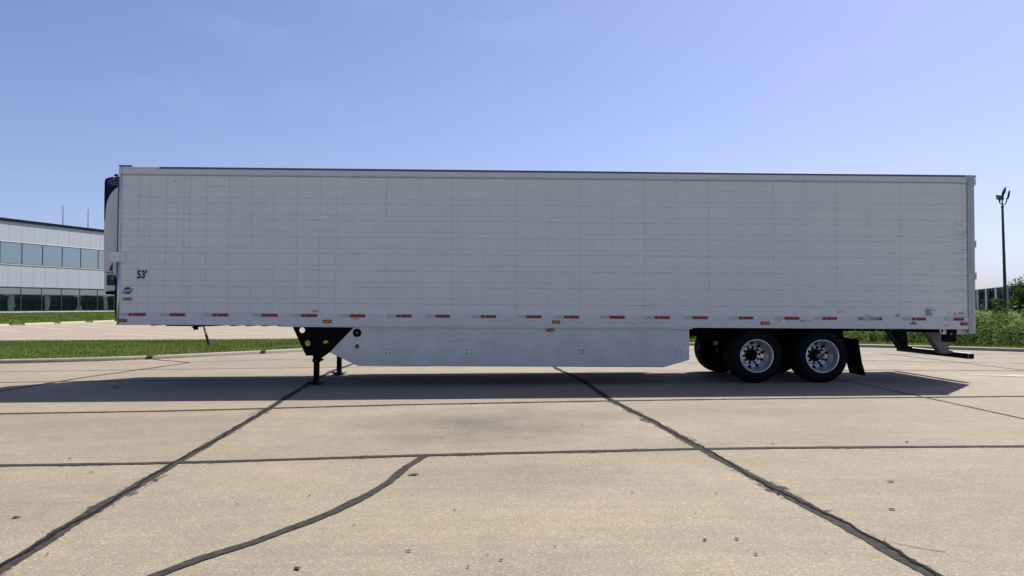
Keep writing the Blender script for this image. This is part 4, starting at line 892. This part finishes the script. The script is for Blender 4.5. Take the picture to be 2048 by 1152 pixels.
# tail details under the rear rail
b = TB(); b.prism_xz([(15.475, 1.032), (15.60, 1.032), (15.60, 0.938), (15.515, 0.938), (15.475, 0.985)], 0.06, 0.075); o = b.build('tie_plate', 'rail', trailer)
b = TB(); b.tube((15.52, 0.06, 0.995), (15.52, 0.054, 0.995), 0.026, 0.022, 12); b.build('plate_eye', 'black_steel', o)
b = TB(); b.box(15.603, 15.79, 0.05, 0.22, 0.875, 1.032, 0, 0.006); b.box(15.61, 15.81, 0.07, 0.24, 0.79, 0.873, 0, 0.006); o = b.build('tail_lamp_box', 'black_steel', trailer)
b = TB(); b.tube((15.69, 0.05, 0.945), (15.69, 0.043, 0.945), 0.028, 0.024, 14); b.build('lamp_boss', 'trim_dark', o)
b = TB(); b.box(15.795, 15.985, 0.04, 0.055, 0.938, 1.033); b.build('tail_plate', 'galv', trailer)
b = TB(); b.box(15.2, 15.985, 0.30, WD - 0.30, 0.965, 1.02); b.build('rear_subframe', 'under', trailer)

# refrigeration unit on the nose
RY0, RY1 = 0.34, WD - 0.34
b = TB(); b.prism_xz([(-0.005, 1.70), (-0.40, 1.66), (-0.415, 1.70), (-0.435, 2.6), (-0.438, 3.0), (-0.005, 3.0)], RY0, RY1); ru = b.build('refrigeration_unit', 'reefer_white', trailer)
b = TB(); b.prism_xz([(-0.005, 3.002), (-0.440, 3.002), (-0.447, 3.4), (-0.447, 3.74), (-0.435, 3.79), (-0.40, 3.815), (-0.30, 3.84), (-0.29, 3.80), (-0.262, 3.79), (-0.255, 3.84), (-0.005, 3.86)], RY0, RY1); b.build('top_cowl', 'navy', ru)
b = TB(); b.prism_xz([(-0.02, 1.76), (-0.385, 1.72), (-0.41, 2.6), (-0.415, 3.05), (-0.41, 3.2), (-0.395, 3.33), (-0.36, 3.44), (-0.31, 3.53), (-0.25, 3.60), (-0.18, 3.655), (-0.02, 3.73)], RY0 - 0.006, RY0 - 0.0005); b.build('side_door', 'reefer_white', ru)
b = TB(); b.tube((-0.27, RY0 + 0.02, 3.86), (-0.235, RY0 + 0.02, 3.89), 0.02, 0.02, 8); b.tube((-0.235, RY0 + 0.02, 3.89), (-0.205, RY0 + 0.02, 3.86), 0.02, 0.02, 8); b.build('lifting_eye', 'navy', ru)
b = TB(); b.box(-0.36, -0.20, RY0 - 0.03, RY0 - 0.0065, 1.77, 1.965, 0, 0.012); o = b.build('control_box', 'ink', ru)
b = TB(); b.box(-0.262, -0.225, RY0 - 0.034, RY0 - 0.0305, 1.875, 1.935); b.build('control_screen', 'ink_grey', o)
b = TB(); b.box(-0.395, -0.10, RY0 + 0.02, RY0 + 0.5, 1.60, 1.655); b.build('drip_pan', 'under', ru)
b = TB(); b.add([(-0.33, RY0 - 0.0075, 2.05), (-0.255, RY0 - 0.0075, 2.05), (-0.255, RY0 - 0.0075, 2.19), (-0.275, RY0 - 0.0075, 2.185)], [(0, 1, 2, 3)]); b.build('side_decal', 'ink', ru)
b = TB(); b.box(-0.345, -0.25, RY0 - 0.008, RY0 - 0.0065, 2.035, 2.043); b.box(-0.345, -0.25, RY0 - 0.008, RY0 - 0.0065, 2.20, 2.204); b.build('decal_line', 'ink_grey', ru)
b = TB(); b.box(-0.285, -0.277, RY0 - 0.012, RY0 - 0.0065, 2.26, 2.345); b.box(-0.287, -0.262, RY0 - 0.016, RY0 - 0.0065, 2.345, 2.36); b.box(-0.287, -0.262, RY0 - 0.016, RY0 - 0.0065, 2.248, 2.26); b.build('door_handle', 'ink', ru)
txt('side_wording', 'VECTOR', -0.375, 1.985, 0.026, 'ink', RY0 - 0.0085, 0.95, 0.002, parent=ru).location = (-0.375 - PX, RY0 - 0.0085 - PY, 1.995)
sticker(-0.31, -0.27, 1.972, 1.98, 'ink_grey', RY0 - 0.0066)
EXC = -0.205
el = [(0.175 * math.cos(t), 0.062 * math.sin(t)) for t in np.linspace(0, 2 * math.pi, 40, endpoint=False)]; el2 = [(x * 0.95, z * 0.86) for x, z in el]
link('emblem_ring', curve_mesh('emblem_ring', el, [el2], 0.002, 'emblem'), ru, (EXC - PX, RY0 - 0.002 - PY, 3.742), (math.pi / 2, 0, 0))
o = link('emblem_word', text_mesh('emblem_word', 'Carrier', 0.062, 'emblem', 1.0, 0.0, 0.001, 'CENTER'), ru, (EXC - PX, RY0 - 0.002 - PY, 3.715), (math.pi / 2, 0, 0))
b = TB(); b.box(-0.085, 0.0, 0.14, 0.20, 1.10, 3.80); b.build('nose_upright', 'trim_dark', trailer)
b = TB(); b.path([(-0.02, 0.10, 1.06), (-0.05, 0.06, 1.3), (-0.045, 0.06, 1.9)], 0.012, 8); b.build('nose_hose', 'black_steel', trailer)

# ================================================================== LITTER on the concrete
LEAVES = [(6.33, -7.0, 0.15), (10.32, -7.4, 0.1), (8.36, -8.79, 0.06), (8.56, -8.78, 0.08), (7.41, -8.88, 0.05), (5.93, -9.19, 0.09), (4.37, -8.91, 0.05), (3.67, -8.14, 0.1), (3.43, -6.79, 0.1), (8.12, -7.65, 0.06), (9.98, -5.75, 0.07), (11.44, -5.73, 0.08), (11.68, -5.63, 0.05), (9.89, -8.18, 0.07), (6.89, -9.2, 0.04), (7.08, -9.1, 0.04), (7.0, -9.01, 0.04), (6.52, -8.93, 0.05), (6.43, -5.22, 0.05), (8.58, -9.05, 0.05), (5.12, -7.87, 0.06), (5.59, -7.64, 0.05), (4.43, -7.54, 0.05), (6.09, -8.39, 0.05), (8.11, -4.46, 0.08), (8.31, -4.58, 0.06), (6.75, -8.08, 0.04), (8.77, -7.7, 0.04), (9.48, -8.82, 0.05), (1.32, -2.59, 0.05), (2.88, -6.19, 0.06)]
def leaf(mb, x, y, s, e=None):
    s *= 0.62
    n = 8; a0 = random.uniform(-1.5, 1.5); e = e or random.uniform(0.35, 0.9); ca, sa = math.cos(a0), math.sin(a0); vs_ = []
    for i in range(n):
        t = 2 * math.pi * i / n; r = s * random.uniform(0.55, 1.25) * 0.5; px_, py_ = r * math.cos(t), r * e * math.sin(t)
        vs_.append((x + px_ * ca - py_ * sa, y + px_ * sa + py_ * ca, 0.009 + s * 0.05 * random.random()))
    vs_.append((x, y, 0.009 + s * 0.06)); mb.add(vs_, [(i, (i + 1) % n, n) for i in range(n)])
LEAF_LABEL = {(6.33, -7.0): 'long dark dry leaf just right of the upper end of the curved tar seam', (10.32, -7.4): 'dark dry leaf lying alone on the slab right of the right tar seam', (3.67, -8.14): 'dark dry leaf at the left edge of the picture, left of the left tar seam', (5.93, -9.19): 'dark dry leaf at the bottom edge below the curved tar seam'}
lm = MB()
for x, y, s in LEAVES:
    if (x, y) in LEAF_LABEL:
        one = MB((x, y, 0)); leaf(one, x, y, s); o = one.build('dry_leaf', 'litter'); o.location = (x, y, 0); tag(o, LEAF_LABEL[x, y], 'leaf', 'dry leaves on the concrete')
    else: leaf(lm, x, y, s)
for _ in range(150): leaf(lm, random.uniform(0.5, 14), random.uniform(-9.6, 1), 0.006 + 0.03 * random.random() ** 3)
tag(lm.build('leaf_litter', 'litter'), 'scattered tiny leaf bits and dark specks on the concrete', 'litter', kind='stuff')
tw = MB((4.45, -5.75, 0)); tw.path([(4.36, -5.66, 0.012), (4.43, -5.72, 0.03), (4.47, -5.80, 0.014), (4.58, -5.84, 0.012)], 0.006, 6); tw.path([(4.43, -5.72, 0.03), (4.47, -5.66, 0.02)], 0.004, 6)
tag(tw.build('twig', 'litter'), 'small dark forked twig lying by the left tar seam', 'twig')
